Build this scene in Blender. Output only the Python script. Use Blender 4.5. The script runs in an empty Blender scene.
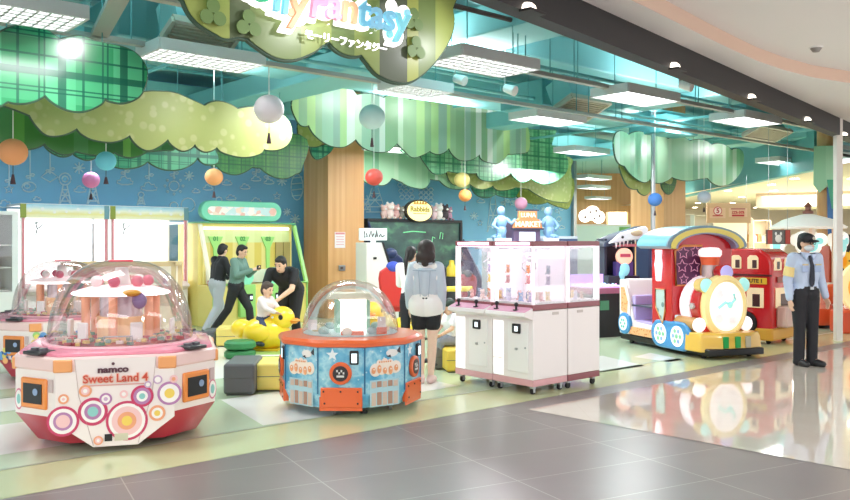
import bpy, math, random
from mathutils import Vector, Matrix
random.seed(7)
sc = bpy.context.scene
C = sc.collection
PI = math.pi
R = math.radians
# ------------------------------------------------------------------ camera
F = 830.0
cam = bpy.data.cameras.new('camera'); co = bpy.data.objects.new('camera', cam); C.objects.link(co)
co.location = (0, 0, 1.65); co.rotation_euler = (R(90), 0, 0)
cam.lens = 36*F/850; cam.sensor_width = 36; cam.shift_y = -9/850
cam.clip_end = 200
sc.camera = co
sc.view_settings.view_transform = 'Standard'; sc.view_settings.look = 'None'
sc.view_settings.gamma = 1; sc.view_settings.use_curve_mapping = False
sc.view_settings.exposure = 0.0
sc.cycles.use_denoising = True
sc.cycles.max_bounces = 7; sc.cycles.transparent_max_bounces = 16
sc.cycles.caustics_reflective = False; sc.cycles.caustics_refractive = False
sc.cycles.sample_clamp_indirect = 6
# ------------------------------------------------------------------ the shop's own axes: U along the shop front, V into the shop
TH = math.atan2(.653, .757)
U = Vector((math.cos(TH), math.sin(TH), 0)); V = Vector((-math.sin(TH), math.cos(TH), 0))
def ST(s, t, z=0): return U*s + V*t + Vector((0, 0, z))
def G(px, py):                       # a point on the floor
    Y = 1.65*F/(py-241); return Vector(((px-425)/F*Y, Y, 0))
def PT(px, py, Y): return Vector(((px-425)/F*Y, Y, 1.65+(241-py)/F*Y))
def ONT(px, py, T):                  # a point on the upright plane T metres into the shop
    d = -math.sin(TH)*(px-425)/F+math.cos(TH); return PT(px, py, T/d)
def st_of(p): return p.dot(U), p.dot(V)
# ------------------------------------------------------------------ materials
def lin(h):
    h = h.lstrip('#'); o = []
    for i in (0, 2, 4):
        c = int(h[i:i+2], 16)/255; o.append(c/12.92 if c <= .04045 else ((c+.055)/1.055)**2.4)
    return (*o, 1)
_m = {}
def col(h, rough=.5, metal=0, emis=0, ecol=None, coat=0):
    k = (h, rough, metal, emis, ecol, coat)
    if k in _m: return _m[k]
    m = bpy.data.materials.new('paint_%s_%d' % (h.lstrip('#'), len(_m))); m.use_nodes = True
    b = m.node_tree.nodes['Principled BSDF']
    b.inputs['Base Color'].default_value = lin(h); b.inputs['Roughness'].default_value = rough
    b.inputs['Metallic'].default_value = metal; b.inputs['Coat Weight'].default_value = coat
    b.inputs['Coat Roughness'].default_value = .08
    if emis:
        b.inputs['Emission Color'].default_value = lin(ecol or h); b.inputs['Emission Strength'].default_value = emis
    _m[k] = m; return m
def clear(name='clear_acrylic', tint='#ffffff', base=.04, rough=.03, edge=.55):
    if name in _m: return _m[name]
    m = bpy.data.materials.new(name); m.use_nodes = True; n = m.node_tree; n.nodes.clear()
    o = n.nodes.new('ShaderNodeOutputMaterial'); mx = n.nodes.new('ShaderNodeMixShader')
    t = n.nodes.new('ShaderNodeBsdfTransparent'); g = n.nodes.new('ShaderNodeBsdfGlossy')
    lw = n.nodes.new('ShaderNodeLayerWeight'); lw.inputs[0].default_value = .25
    mr = n.nodes.new('ShaderNodeMapRange'); mr.inputs[3].default_value = base; mr.inputs[4].default_value = edge
    t.inputs[0].default_value = lin(tint); g.inputs['Roughness'].default_value = rough
    n.links.new(lw.outputs['Fresnel'], mr.inputs[0]); n.links.new(mr.outputs[0], mx.inputs[0])
    n.links.new(t.outputs[0], mx.inputs[1]); n.links.new(g.outputs[0], mx.inputs[2]); n.links.new(mx.outputs[0], o.inputs[0])
    _m[name] = m; return m
class NT:                            # small node-graph helper
    def __init__(s, name, rough=.5, coat=0):
        s.m = bpy.data.materials.new(name); s.m.use_nodes = True; s.n = s.m.node_tree
        s.b = s.n.nodes['Principled BSDF']; s.b.inputs['Roughness'].default_value = rough; s.b.inputs['Coat Weight'].default_value = coat
        tc = s.n.nodes.new('ShaderNodeTexCoord'); sp = s.n.nodes.new('ShaderNodeSeparateXYZ'); s.n.links.new(tc.outputs['Object'], sp.inputs[0])
        s.obj = tc.outputs['Object']; s.x, s.y, s.z = sp.outputs
    def put(s, v, sock):
        if hasattr(v, 'node') or isinstance(v, bpy.types.NodeSocket): s.n.links.new(v, sock)
        else: sock.default_value = v
    def math(s, op, a, b=0.0, c=None):
        q = s.n.nodes.new('ShaderNodeMath'); q.operation = op; s.put(a, q.inputs[0]); s.put(b, q.inputs[1])
        if c is not None: s.put(c, q.inputs[2])
        return q.outputs[0]
    def stripe(s, v, f, w, off=0.0):     # 1 inside thin bars repeated f times a metre
        return s.math('LESS_THAN', s.math('FRACT', s.math('MULTIPLY_ADD', v, f, off)), w)
    def mix(s, f, a, b):
        q = s.n.nodes.new('ShaderNodeMix'); q.data_type = 'RGBA'; s.put(f, q.inputs[0])
        s.put(lin(a) if isinstance(a, str) else a, q.inputs[6]); s.put(lin(b) if isinstance(b, str) else b, q.inputs[7]); return q.outputs[2]
    def ramp(s, v, stops, interp='CONSTANT'):
        q = s.n.nodes.new('ShaderNodeValToRGB'); q.color_ramp.interpolation = interp; e = q.color_ramp.elements
        while len(e) < len(stops): e.new(.5)
        for i, (p, c) in enumerate(stops): e[i].position = p; e[i].color = lin(c)
        s.n.links.new(v, q.inputs[0]); return q.outputs[0]
    def vor(s, dim='1D', scale=5, v=None, out='Color', rnd=1):
        q = s.n.nodes.new('ShaderNodeTexVoronoi'); q.voronoi_dimensions = dim; q.inputs['Scale'].default_value = scale; q.inputs['Randomness'].default_value = rnd
        if dim == '1D': s.put(v, q.inputs['W'])
        else: s.put(s.obj if v is None else v, q.inputs['Vector'])
        return q.outputs[out]
    def noise(s, scale, vec=None, detail=2):
        q = s.n.nodes.new('ShaderNodeTexNoise'); q.inputs['Scale'].default_value = scale; q.inputs['Detail'].default_value = detail
        s.put(s.obj if vec is None else vec, q.inputs['Vector']); return q.outputs['Fac']
    def scalev(s, v3):
        q = s.n.nodes.new('ShaderNodeMapping'); q.inputs['Scale'].default_value = v3; s.n.links.new(s.obj, q.inputs[0]); return q.outputs[0]
    def sepr(s, c):
        q = s.n.nodes.new('ShaderNodeSeparateColor'); s.n.links.new(c, q.inputs[0]); return q.outputs[0]
    def done(s, c): s.n.links.new(c, s.b.inputs['Base Color']); return s.m
def m_stripes(name, cols, f=7, rough=.35):
    t = NT(name, rough); v = t.sepr(t.vor('1D', f, t.x))
    return t.done(t.ramp(v, [(i/len(cols), c) for i, c in enumerate(cols)]))
def m_plaid(name, base, light, dark, f=1.6, rough=.3):
    t = NT(name, rough)
    c = t.mix(t.stripe(t.x, f*.9, .45, .2), base, light); c = t.mix(t.math('MULTIPLY', t.stripe(t.z, f, .4, .5), .5), c, light)
    for v, ff, w, o in ((t.x, f, .13, .0), (t.x, f, .03, .22), (t.x, f, .03, .30), (t.x, f, .04, .62), (t.z, f*1.15, .13, .1), (t.z, f*1.15, .03, .33), (t.z, f*1.15, .03, .41), (t.z, f*1.15, .04, .75)):
        c = t.mix(t.math('MULTIPLY', t.stripe(v, ff, w, o), .85), c, dark)
    return t.done(c)
def m_floral(name, a, b, d):
    t = NT(name, .4); dd = t.vor('3D', 8, None, 'Distance', .7)
    c = t.ramp(dd, [(0, d), (.30, d), (.42, a), (1, a)], 'LINEAR')
    return t.done(t.mix(t.math('MULTIPLY', t.noise(4), .55), c, b))
def m_wood(name, a, b, c3, rough=.4, f=1.0):
    t = NT(name, rough); n = t.noise(1, t.scalev((9*f, 9*f, .25)), 4)
    return t.done(t.ramp(n, [(.25, a), (.5, b), (.75, c3)], 'LINEAR'))
# ------------------------------------------------------------------ mesh building
class MB:
    def __init__(s): s.v = []; s.f = []; s.mi = []
    def add(s, vs, fs, mi=0, M=None):
        o = len(s.v); s.v += [tuple(M @ Vector(p)) if M else tuple(p) for p in vs]
        s.f += [[o+i for i in f] for f in fs]; s.mi += [mi]*len(fs); return s
    def box(s, c, d, mi=0, M=None, rz=0, taper=1.0):
        x, y, z = (k/2 for k in d); vs = []
        for dz in (-1, 1):
            k = taper if dz > 0 else 1
            for a, b in ((-1, -1), (1, -1), (1, 1), (-1, 1)): vs.append(Vector((a*x*k, b*y*k, dz*z)))
        m = Matrix.Translation(c) @ Matrix.Rotation(rz, 4, 'Z')
        if M: m = M @ m
        return s.add(vs, [(3, 2, 1, 0), (4, 5, 6, 7), (0, 1, 5, 4), (1, 2, 6, 5), (2, 3, 7, 6), (3, 0, 4, 7)], mi, m)
    def cyl(s, p0, p1, r0, r1=None, n=16, mi=0, M=None):
        p0, p1 = Vector(p0), Vector(p1); r1 = r0 if r1 is None else r1; d = (p1-p0)
        q = d.to_track_quat('Z', 'Y'); vs = []
        for p, r in ((p0, r0), (p1, r1)):
            for i in range(n):
                a = 2*PI*i/n; vs.append(p+q @ Vector((r*math.cos(a), r*math.sin(a), 0)))
        fs = [(i, (i+1) % n, n+(i+1) % n, n+i) for i in range(n)]+[tuple(range(n-1, -1, -1)), tuple(range(n, 2*n))]
        return s.add(vs, fs, mi, M)
    def sph(s, c, r, n=16, m=10, mi=0, M=None, q=None):
        r = (r, r, r) if not hasattr(r, '__len__') else r; c = Vector(c); vs = []
        for j in range(1, m):
            b = PI*j/m
            for i in range(n):
                a = 2*PI*i/n; p = Vector((r[0]*math.sin(b)*math.cos(a), r[1]*math.sin(b)*math.sin(a), r[2]*math.cos(b)))
                vs.append(c+(q @ p if q else p))
        top, bot = Vector((0, 0, r[2])), Vector((0, 0, -r[2])); vs += [c+(q @ top if q else top), c+(q @ bot if q else bot)]
        T, B = len(vs)-2, len(vs)-1
        fs = [(T, i, (i+1) % n) for i in range(n)]
        for j in range(m-2): fs += [(j*n+i, (j+1)*n+i, (j+1)*n+(i+1) % n, j*n+(i+1) % n) for i in range(n)]
        fs += [(B, (m-2)*n+(i+1) % n, (m-2)*n+i) for i in range(n)]
        return s.add(vs, fs, mi, M)
    def lathe(s, prof, c=(0, 0, 0), n=32, mi=0, M=None, a0=0, a1=2*PI, ex=1, ey=1):
        vs = []; fs = []; full = abs(a1-a0-2*PI) < 1e-6; k = n if full else n+1
        for r, z in prof:
            for i in range(k):
                a = a0+(a1-a0)*i/n; vs.append((c[0]+r*ex*math.cos(a), c[1]+r*ey*math.sin(a), c[2]+z))
        for j in range(len(prof)-1):
            for i in range(n): fs.append((j*k+i, j*k+(i+1) % k, (j+1)*k+(i+1) % k, (j+1)*k+i))
        return s.add(vs, fs, mi, M)
    def prism(s, poly, a, b, ax='y', mi=0, M=None):      # poly in the two other axes, extruded from a to b along ax
        mk = {'y': lambda p, h: (p[0], h, p[1]), 'z': lambda p, h: (p[0], p[1], h), 'x': lambda p, h: (h, p[0], p[1])}[ax]
        n = len(poly); vs = [mk(p, a) for p in poly]+[mk(p, b) for p in poly]
        return s.add(vs, [tuple(range(n)), tuple(range(2*n-1, n-1, -1))]+[(i, n+i, n+(i+1) % n, (i+1) % n) for i in range(n)], mi, M)
    def loft(s, rings, mi=0, M=None, cap=True):
        n = len(rings[0]); vs = [p for r in rings for p in r]; fs = []
        for j in range(len(rings)-1): fs += [(j*n+i, j*n+(i+1) % n, (j+1)*n+(i+1) % n, (j+1)*n+i) for i in range(n)]
        if cap: fs += [tuple(range(n-1, -1, -1)), tuple(range((len(rings)-1)*n, len(rings)*n))]
        return s.add(vs, fs, mi, M)
    def tube(s, pts, r, n=6, mi=0, M=None, closed=False):
        pts = [Vector(p) for p in pts]; N = len(pts); rings = []
        for i, p in enumerate(pts):
            a = pts[(i-1) % N] if closed or i > 0 else p; b = pts[(i+1) % N] if closed or i < N-1 else p
            q = (b-a).to_track_quat('Z', 'Y')
            rings.append([p+q @ Vector((r*math.cos(2*PI*k/n), r*math.sin(2*PI*k/n), 0)) for k in range(n)])
        if closed: rings.append(rings[0])
        return s.loft(rings, mi, M, not closed)
    def disc(s, c, r, nrm, th=.003, n=24, mi=0, M=None, sx=1, sz=1):
        nrm = Vector(nrm).normalized(); q = nrm.to_track_quat('Z', 'Y'); c = Vector(c); vs = []
        for h in (0, th):
            for i in range(n): vs.append(c+q @ Vector((r*sx*math.cos(2*PI*i/n), r*sz*math.sin(2*PI*i/n), h)))
        return s.add(vs, [(i, (i+1) % n, n+(i+1) % n, n+i) for i in range(n)]+[tuple(range(n-1, -1, -1)), tuple(range(n, 2*n))], mi, M)
    def build(s, name, mats, parent=None, bevel=0, ang=38, sub=0, fix=True, seg=2):
        me = bpy.data.meshes.new(name); me.from_pydata(s.v, [], s.f)
        for m in (mats if isinstance(mats, (list, tuple)) else [mats]): me.materials.append(m)
        me.polygons.foreach_set('material_index', s.mi); me.update()
        if fix:
            import bmesh
            bm = bmesh.new(); bm.from_mesh(me); bmesh.ops.recalc_face_normals(bm, faces=bm.faces[:]); bm.to_mesh(me); bm.free()
        me.polygons.foreach_set('use_smooth', [True]*len(me.polygons)); me.set_sharp_from_angle(angle=R(ang))
        o = bpy.data.objects.new(name, me); C.objects.link(o)
        if parent: o.parent = parent
        if bevel:
            b = o.modifiers.new('b', 'BEVEL'); b.width = bevel; b.segments = seg; b.limit_method = 'ANGLE'; b.angle_limit = R(40)
        if sub:
            b = o.modifiers.new('s', 'SUBSURF'); b.levels = b.render_levels = sub
        return o
def tag(o, label=None, cat=None, group=None, kind=None):
    for k, v in (('label', label), ('category', cat), ('group', group), ('kind', kind)):
        if v: o[k] = v
    return o
def thing(name, label, cat, loc=(0, 0, 0), rz=0, group=None):
    o = bpy.data.objects.new(name, None); o.empty_display_size = .1; C.objects.link(o)
    o.location = loc; o.rotation_euler = (0, 0, rz); return tag(o, label, cat, group)
def struct(o): o['kind'] = 'structure'; return o
def copy_tree(o, parent=None):
    c = o.copy(); C.objects.link(c)
    if parent: c.parent = parent
    for ch in list(o.children): copy_tree(ch, c)
    return c
def text(body, size, mat, parent, loc, rot=(R(90), 0, 0), ext=.004, name='lettering', bold=0, sx=1, shear=0, align='CENTER', space=1):
    cu = bpy.data.curves.new('t', 'FONT'); cu.body = body; cu.size = size; cu.extrude = ext; cu.offset = bold
    cu.align_x = align; cu.align_y = 'CENTER'; cu.shear = shear; cu.resolution_u = 3; cu.space_character = space
    t = bpy.data.objects.new('t', cu); C.objects.link(t); bpy.context.view_layer.update()
    me = bpy.data.meshes.new_from_object(t.evaluated_get(bpy.context.evaluated_depsgraph_get()))
    bpy.data.objects.remove(t); me.materials.clear(); me.materials.append(mat)
    o = bpy.data.objects.new(name, me); C.objects.link(o); o.parent = parent
    o.location = loc; o.rotation_euler = rot; o.scale = (sx, 1, 1); return o
def chaikin(p, it=1):
    for _ in range(it):
        q = []
        for i in range(len(p)):
            a, b = p[i], p[(i+1) % len(p)]
            q += [(a[0]*.75+b[0]*.25, a[1]*.75+b[1]*.25), (a[0]*.25+b[0]*.75, a[1]*.25+b[1]*.75)]
        p = q
    return p
def scallop(p, n=5):
    # smooth curve through the outline's bulges, sharp at its inward corners
    ar = sum(p[i][0]*p[(i+1) % len(p)][1]-p[(i+1) % len(p)][0]*p[i][1] for i in range(len(p)))
    sg = 1 if ar > 0 else -1; N = len(p); cusp = []
    for i in range(N):
        a, b, c = p[i-1], p[i], p[(i+1) % N]; cusp.append(((b[0]-a[0])*(c[1]-b[1])-(b[1]-a[1])*(c[0]-b[0]))*sg < -2)
    out = []
    for i in range(N):
        p1, p2 = p[i], p[(i+1) % N]
        def tan(k, a, b): return ((b[0]-a[0])*.5, (b[1]-a[1])*.5)
        L = math.dist(p1, p2)
        t1 = tan(0, p[i-1], p2) if not cusp[i] else None; t2 = tan(0, p1, p[(i+2) % N]) if not cusp[(i+1) % N] else None
        if t1 is None and t2 is None: t1 = t2 = (p2[0]-p1[0], p2[1]-p1[1])
        def refl(t):     # mirror a tangent about the chord: a round arc
            d = ((p2[0]-p1[0])/L, (p2[1]-p1[1])/L); k = t[0]*d[0]+t[1]*d[1]; return (2*k*d[0]-t[0], 2*k*d[1]-t[1])
        if t1 is None: t1 = refl(t2)
        if t2 is None: t2 = refl(t1)
        for k in range(n):
            t = k/n; h = (2*t**3-3*t*t+1, t**3-2*t*t+t, -2*t**3+3*t*t, t**3-t*t)
            out.append(tuple(h[0]*p1[q]+h[1]*t1[q]+h[2]*p2[q]+h[3]*t2[q] for q in (0, 1)))
    return out
def ring(n, r, a0=0): return [(r*math.cos(a0+2*PI*i/n), r*math.sin(a0+2*PI*i/n)) for i in range(n)]
WHITE = col('#f2f0ee', .35); BLACK = col('#121214', .4); STEEL = col('#b9bcc0', .3, .8); RUBBER = col('#1c1c1e', .7)
# ================================================================== SETTING
# --- floor
t = NT('grey_corridor_tile', .3)
a = R(28); rx = t.math('ADD', t.math('MULTIPLY', t.x, math.cos(a)), t.math('MULTIPLY', t.y, math.sin(a)))
ry = t.math('SUBTRACT', t.math('MULTIPLY', t.y, math.cos(a)), t.math('MULTIPLY', t.x, math.sin(a)))
g = t.math('MAXIMUM', t.stripe(rx, 1/1.2, .007, .3), t.stripe(ry, 1/.6, .013, .1))
c = t.mix(t.noise(1, t.scalev((2, 2, 2)), 4), '#78706f', '#867d7b')
TILE = t.done(t.mix(g, c, '#a9a29f'))
t = NT('polished_beige_stone', .045, .3)
c = t.mix(t.noise(2.2, None, 5), '#c9bdb0', '#d8cdc2')
g = t.math('MAXIMUM', t.stripe(rx if False else t.x, 1/.9, .004, .3), t.stripe(t.y, 1/.9, .004, .1))
STONE = t.done(t.mix(t.math('MULTIPLY', g, .3), c, '#b0a498'))
VG = col('#c3d3b4', .22, coat=.25); VW = col('#ecebe6', .22, coat=.25); VY = col('#c9cda0', .22, coat=.25); TRACK = col('#a3aa98', .4)
fl = MB()
fl.add([ST(-60, 5.78), ST(70, 5.78), ST(70, 70), ST(-60, 70)], [(0, 1, 2, 3)], 0)           # vinyl in the shop
fl.add([ST(-60, -40), ST(60, -40), ST(60, 5.78), ST(-60, 5.78)], [(0, 1, 2, 3)], 1)          # corridor tile
floor = struct(fl.build('floor', [VG, TILE], fix=False))
def patch(name, pts, mat, z=.002):
    m = MB(); n = len(pts); m.add([(p[0], p[1], z) for p in pts], [tuple(range(n))]); o = m.build(name, mat, floor, fix=False)
    if o.data.polygons[0].normal.z < 0: o.data.flip_normals()
    return o
sb = [G(534, 411), G(600, 396.4), G(810, 354.5)]; s0, t0 = st_of(sb[0]); s1, t1 = st_of(sb[2])
dirn = (G(850, 470)-sb[0]).normalized()
patch('stone_border', [sb[0], sb[0]+dirn*14, ST(40, -8), ST(40, t1), ST(s1, t1), ST(s0, t1)], STONE, .003)
patch('front_strip', [ST(-30, 5.78), ST(40, 5.78), ST(40, 6.5), ST(-30, 6.5)], VY, .002)
for ta, tb in ((6.98, 8.12), (8.74, 9.46), (10.05, 11.2)):
    patch('floor_band', [ST(-20, ta), ST({6.98: 3.2, 8.74: 3.0, 10.05: 3.2}[ta], ta), ST({6.98: 2.6, 8.74: 2.6, 10.05: 2.8}[ta], tb), ST(-20, tb)], VW)
patch('floor_diamond', [G(221, 400), G(263, 425.6), G(330, 416.5), G(400, 396), G(330, 384)], VW)
patch('floor_diamond', [G(395, 385), G(424, 378.5), G(458, 386), G(405, 395)], VW)
patch('floor_diamond', [G(585, 356), G(603, 356), G(645, 366), G(590, 374), G(560, 366)], VW)
patch('floor_diamond', [G(634, 357), G(650, 353), G(684, 360), G(668, 362)], VW)
patch('floor_diamond', [G(150, 352), G(215, 345), G(300, 352), G(290, 372), G(205, 380)], VW)
patch('floor_diamond', [G(430, 356), G(470, 348), G(500, 362), G(470, 372)], VW)
patch('door_track', [ST(-20, 6.5), ST(40, 6.5), ST(40, 6.53), ST(-20, 6.53)], TRACK, .004)
patch('door_track', [ST(-20, 9.5), ST(3.0, 9.5), ST(3.0, 9.53), ST(-20, 9.53)], TRACK, .004)
patch('door_track', [ST(-20, 11.2), ST(3.2, 11.2), ST(3.2, 11.24), ST(-20, 11.24)], TRACK, .004)
# --- ceiling of the shop, painted teal with its services
t = NT('teal_ceiling_paint', .6)
TEAL = t.done(t.mix(t.noise(.9, None, 5), '#8ac6c9', '#a9d8d8'))
TEAL2 = col('#86cad0', .5); TEAL3 = col('#5fa5ac', .5); TRAY = col('#a9aaa4', .45, .2)
m = MB(); m.add([ST(-14, 5.2, 4.9), ST(34, 5.2, 4.9), ST(34, 34, 4.9), ST(-14, 34, 4.9)], [(0, 1, 2, 3)])
ceil = struct(m.build('ceiling', TEAL, fix=False))
def svc(name, mb, mat, bevel=0): return mb.build(name, mat, ceil, bevel)
def su(s, t, z): return tuple(ST(s, t, z))
RZ = Matrix.Rotation(TH, 4, 'Z')
for i, (s, tt, z, ds, dt, dz) in enumerate(((5, 8.3, 4.5, 30, .55, .4), (9, 11.3, 4.45, 34, .7, .4), (10, 15.5, 4.5, 34, .6, .35), (7.4, 16, 4.3, .8, 20, .35), (13.5, 16, 4.35, .6, 20, .35), (2.4, 12, 4.4, .7, 13, .35), (20, 14, 4.3, .7, 18, .4))):
    m = MB(); m.box((s, tt, z), (ds, dt, dz), 0, RZ); svc('air_duct', m, TEAL2, .02)
for s, tt, z, ds, dt, dz in ((4.2, 9.8, 4.2, 1.5, 1.1, .5), (11.5, 9.9, 4.2, 1.5, 1, .45), (16.2, 10.6, 4.2, 1.2, 1, .4), (14.8, 7.9, 4.0, .9, .5, .35)):
    m = MB(); m.box((s, tt, z), (ds, dt, dz), 0, RZ); svc('duct_box', m, TEAL3, .02)
for tt, z, r, mt in ((7.3, 3.95, .025, TEAL3), (9.6, 4.1, .03, TEAL2), (10.4, 4.5, .04, TEAL2), (12.1, 4.65, .03, TEAL2), (14.1, 4.7, .03, TEAL3), (6.6, 4.2, .03, col('#5d4a48', .5))):
    m = MB(); m.cyl(su(-8, tt, z), su(26, tt, z), r, n=8); svc('ceiling_pipe', m, mt)
for s, z, r in ((1.2, 4.2, .04), (3.4, 4.5, .03), (5.7, 4.55, .035), (8.8, 4.6, .03), (12.2, 4.55, .03), (15.5, 4.2, .03), (18.3, 4.1, .04)):
    m = MB(); m.cyl(su(s, 5.9, z), su(s, 30, z), r, n=8); svc('ceiling_pipe', m, TEAL2)
for tt, z in ((6.78, 3.70), (8.47, 3.70), (20.5, 3.7)):
    m = MB(); m.box((8, tt, z), (34, .09, .05), 0, RZ); svc('cable_tray', m, TRAY)
for pa, pb in ((PT(124, -14, 6.8), PT(97, 41, 8.55)), (PT(20, 10, 7.4), PT(-40, 24, 7.8))):
    m = MB(); d_ = pb-pa; m.box(tuple((pa+pb)/2), (d_.length, .16, .05), 0, None, math.atan2(d_.y, d_.x)); svc('cable_tray', m, TRAY)
for k in range(34):
    s, tt = random.uniform(0, 20), random.choice((6.78, 8.47)); m = MB(); m.cyl(su(s, tt, 3.7), su(s, tt, 4.9), .008, n=5); svc('hanger_rod', m, TEAL3)
# --- back wall with its chalk-line mural
WT = 16.3
WALL = col('#7cb8e0', .55)
m = MB(); m.box((8.7, WT+.1, 2.45), (22.6, .2, 4.9), 0, RZ); wall = struct(m.build('wall_back', WALL))
dr = MB()
def wpt(px, py): return ONT(px, py, WT-.012)
def line(pts, closed=False, r=.013): dr.tube([wpt(*p) for p in pts], r, 4, closed=closed)
def circ(cx, cy, r, ry=None, n=12): line([(cx+r*math.cos(2*PI*i/n), cy+(ry or r)*math.sin(2*PI*i/n)) for i in range(n)], True)
def star(cx, cy, r): line([(cx+(r if i % 2 else r*.45)*math.sin(PI*i/5), cy+(r if i % 2 else r*.45)*math.cos(PI*i/5)) for i in range(10)], True)
def spark(cx, cy, r):
    for k in range(4): line([(cx-r*math.cos(PI*k/4), cy-r*math.sin(PI*k/4)), (cx+r*math.cos(PI*k/4), cy+r*math.sin(PI*k/4))])
def cloud(cx, cy, w):
    line([(cx+w*x, cy-w*y) for x, y in ((-1, 0), (-.95, .3), (-.6, .35), (-.45, .75), (0, .85), (.3, .55), (.65, .6), (.75, .25), (1, .2), (.95, -.1), (.4, -.2), (-.4, -.2))], True)
def tower(cx, top, bot, w):
    line([(cx-w*.3, top), (cx-w, bot)]); line([(cx+w*.3, top), (cx+w, bot)])
    for k in (.25, .55, .85): line([(cx-w*(.3+.7*k), top+(bot-top)*k), (cx+w*(.3+.7*k), top+(bot-top)*k)])
    line([(cx-w*.5, top+(bot-top)*.3), (cx+w*.9, bot)]); line([(cx+w*.5, top+(bot-top)*.3), (cx-w*.9, bot)])
def mobile(x, y0, y1): line([(x, y0), (x, y1)]); circ(x-2, y1-3, 2, 1.2, 8); circ(x+2.5, y1-5, 2, 1.2, 8)
for x, a, b in ((9, 150, 184), (30, 148, 180), (50, 140, 174), (125, 168, 176), (149, 160, 180), (174, 170, 178), (256, 168, 176), (268, 170, 180), (505, 196, 206), (516, 197, 205), (550, 200, 212), (559, 200, 214)): mobile(x, a, b)
star(9, 189, 5); circ(29, 187, 7, 5); circ(27, 186, 3, 2.5, 8); line([(41, 177), (46, 173), (49, 171), (53, 173), (58, 177), (50, 182)], True)
spark(79, 168, 6); circ(65, 179, 6); circ(65, 179, 3, n=8); tower(65, 185, 204, 6); tower(93, 184, 204, 6); cloud(80, 191, 6); cloud(125, 183, 8); cloud(149, 189, 8); circ(174, 186, 5); spark(189, 176, 5)
for k in range(8): circ(174+9*math.cos(k*PI/4), 186+8*math.sin(k*PI/4), 1, n=6)
tower(141, 196, 205, 4); circ(141, 195, 3, n=8); circ(174, 206, 4); circ(188, 205, 7); cloud(196, 192, 4); cloud(208, 189, 5); cloud(227, 184, 5); cloud(245, 188, 5); cloud(256, 180, 5); cloud(269, 183, 5); spark(282, 181, 5); star(277, 196, 4); cloud(231, 199, 5); cloud(256, 202, 5); circ(297, 187, 6, 13, 16); cloud(5, 206, 7); cloud(4, 218, 6); cloud(37, 200, 4)
for y in (178, 184, 190, 196): line([(292, y), (302, y-1)])
spark(287, 212, 4); spark(295, 219, 5); circ(219, 200, 3, n=8)
tower(375, 188, 210, 10); tower(365, 195, 212, 6); line([(366, 212), (384, 212)])
for a in range(3):
    for b in range(3): circ(400+a*5+b, 185+b*6, 2.3, n=6); circ(421+a*5, 190+b*5, 2.2, n=6)
tower(493, 195, 232, 6); spark(474, 216, 4); star(512, 203, 3); spark(520, 211, 3); star(535, 206, 3); cloud(481, 202, 4); circ(550, 221, 2, n=8); circ(559, 219, 2.4, n=8); cloud(549, 232, 3); cloud(562, 228, 3); star(480, 223, 3); spark(543, 209, 2.5)
dw = dr.build('chalk_drawing', col('#cfe3ef', .6), wall)
# grey end post of the mural wall
e = ONT(571.5, 241, WT); s_, t_ = st_of(e)
m = MB(); m.box((s_+.02, t_, 2.45), (.12, .24, 4.9), 0, RZ); struct(m.build('trim_1', col('#9ca4a8', .3, .5)))
m = MB(); m.box((s_+.16, t_, 2.45), (.05, .1, 4.9), 0, RZ); struct(m.build('trim_2', col('#b6bcc0', .3, .5)))
# --- wooden columns
WOOD = m_wood('column_wood', '#cf9660', '#dba570', '#e6b582')
for k, (s, tt, w) in enumerate(((10.43, 15.17, .95), (17.35, 11.5, .92))):
    m = MB(); m.box((0, 0, 2.45), (w, w, 4.9)); o = struct(m.build('wall_column_%d' % (k+1), WOOD, None, .006)); o.location = ST(s, tt); o.rotation_euler = (0, 0, TH)
# --- beam over the corridor, its light pools and the white mall ceiling
bA, bB = PT(485, 0, 5.91), PT(838, 137, 13.6); bd = (bB-bA); bd.z = 0; bd.normalize(); bn = Vector((bd.y, -bd.x, 0))  # bn towards the corridor
BZ = 3.4; BEAM = col('#1a1517', .55)
b0, b1 = bA-bd*12, bB+bd*10
def up(p, z): return (p.x, p.y, z)
m = MB()
bin_ = -bn*.16
m.loft([[up(p, BZ), up(p+bin_, BZ), up(p+bin_, 4.9), up(p, 4.9)] for p in (b0, b1)]); struct(m.build('trim_3', BEAM))
CW = col('#e9e6e6', .8)
tray = [PT(px, py, 2.03*F/(241-py)) for px, py in ((600, -14), (640, 4), (680, 24), (720, 44), (755, 60), (790, 72), (820, 79), (850, 83), (890, 86))]
ZC = 3.68
m = MB()
seq = [b0]+[bA+(bB-bA)*k for k in (0, .25, .5, .75, 1)]+[b1]
edge = [Vector((-4.5, 1.5, 0)), Vector((-.6, 4.4, 0))]+tray+[Vector((13, 9.0, 0)), Vector((20, 7.5, 0))]
# lip: strip between the beam line and the curved recess edge
NS = 40
def along(pl, k):
    L = [(pl[i+1]-pl[i]).to_2d().length for i in range(len(pl)-1)]; d = k*sum(L)
    for i, l in enumerate(L):
        if d <= l or i == len(L)-1: return pl[i].lerp(pl[i+1], min(1, d/l))
        d -= l
B = [along(edge, i/NS) for i in range(NS+1)]; A = [bA+bd*(p-bA).to_3d().dot(bd) for p in B]
m.add([up(p, ZC) for p in A]+[up(p, ZC) for p in B], [(i, i+1, NS+2+i, NS+1+i) for i in range(NS)], 0)
m.add([up(p, ZC) for p in B]+[up(p, ZC+.15) for p in B], [(i, i+1, NS+2+i, NS+1+i) for i in range(NS)], 1)
far = [Vector((-4.5, -4, 0)), Vector((20, -4, 0))]
D = [far[0].lerp(far[1], i/NS) for i in range(NS+1)]
m.add([up(p, ZC+.15) for p in B]+[up(p, ZC+.15) for p in D], [(i, i+1, NS+2+i, NS+1+i) for i in range(NS)], 0)
struct(m.build('ceiling_corridor', [CW, col('#ddc0ad', .8)], fix=False))
POOL_GLOW = col('#fff4e4', .4, 0, 3)
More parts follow.
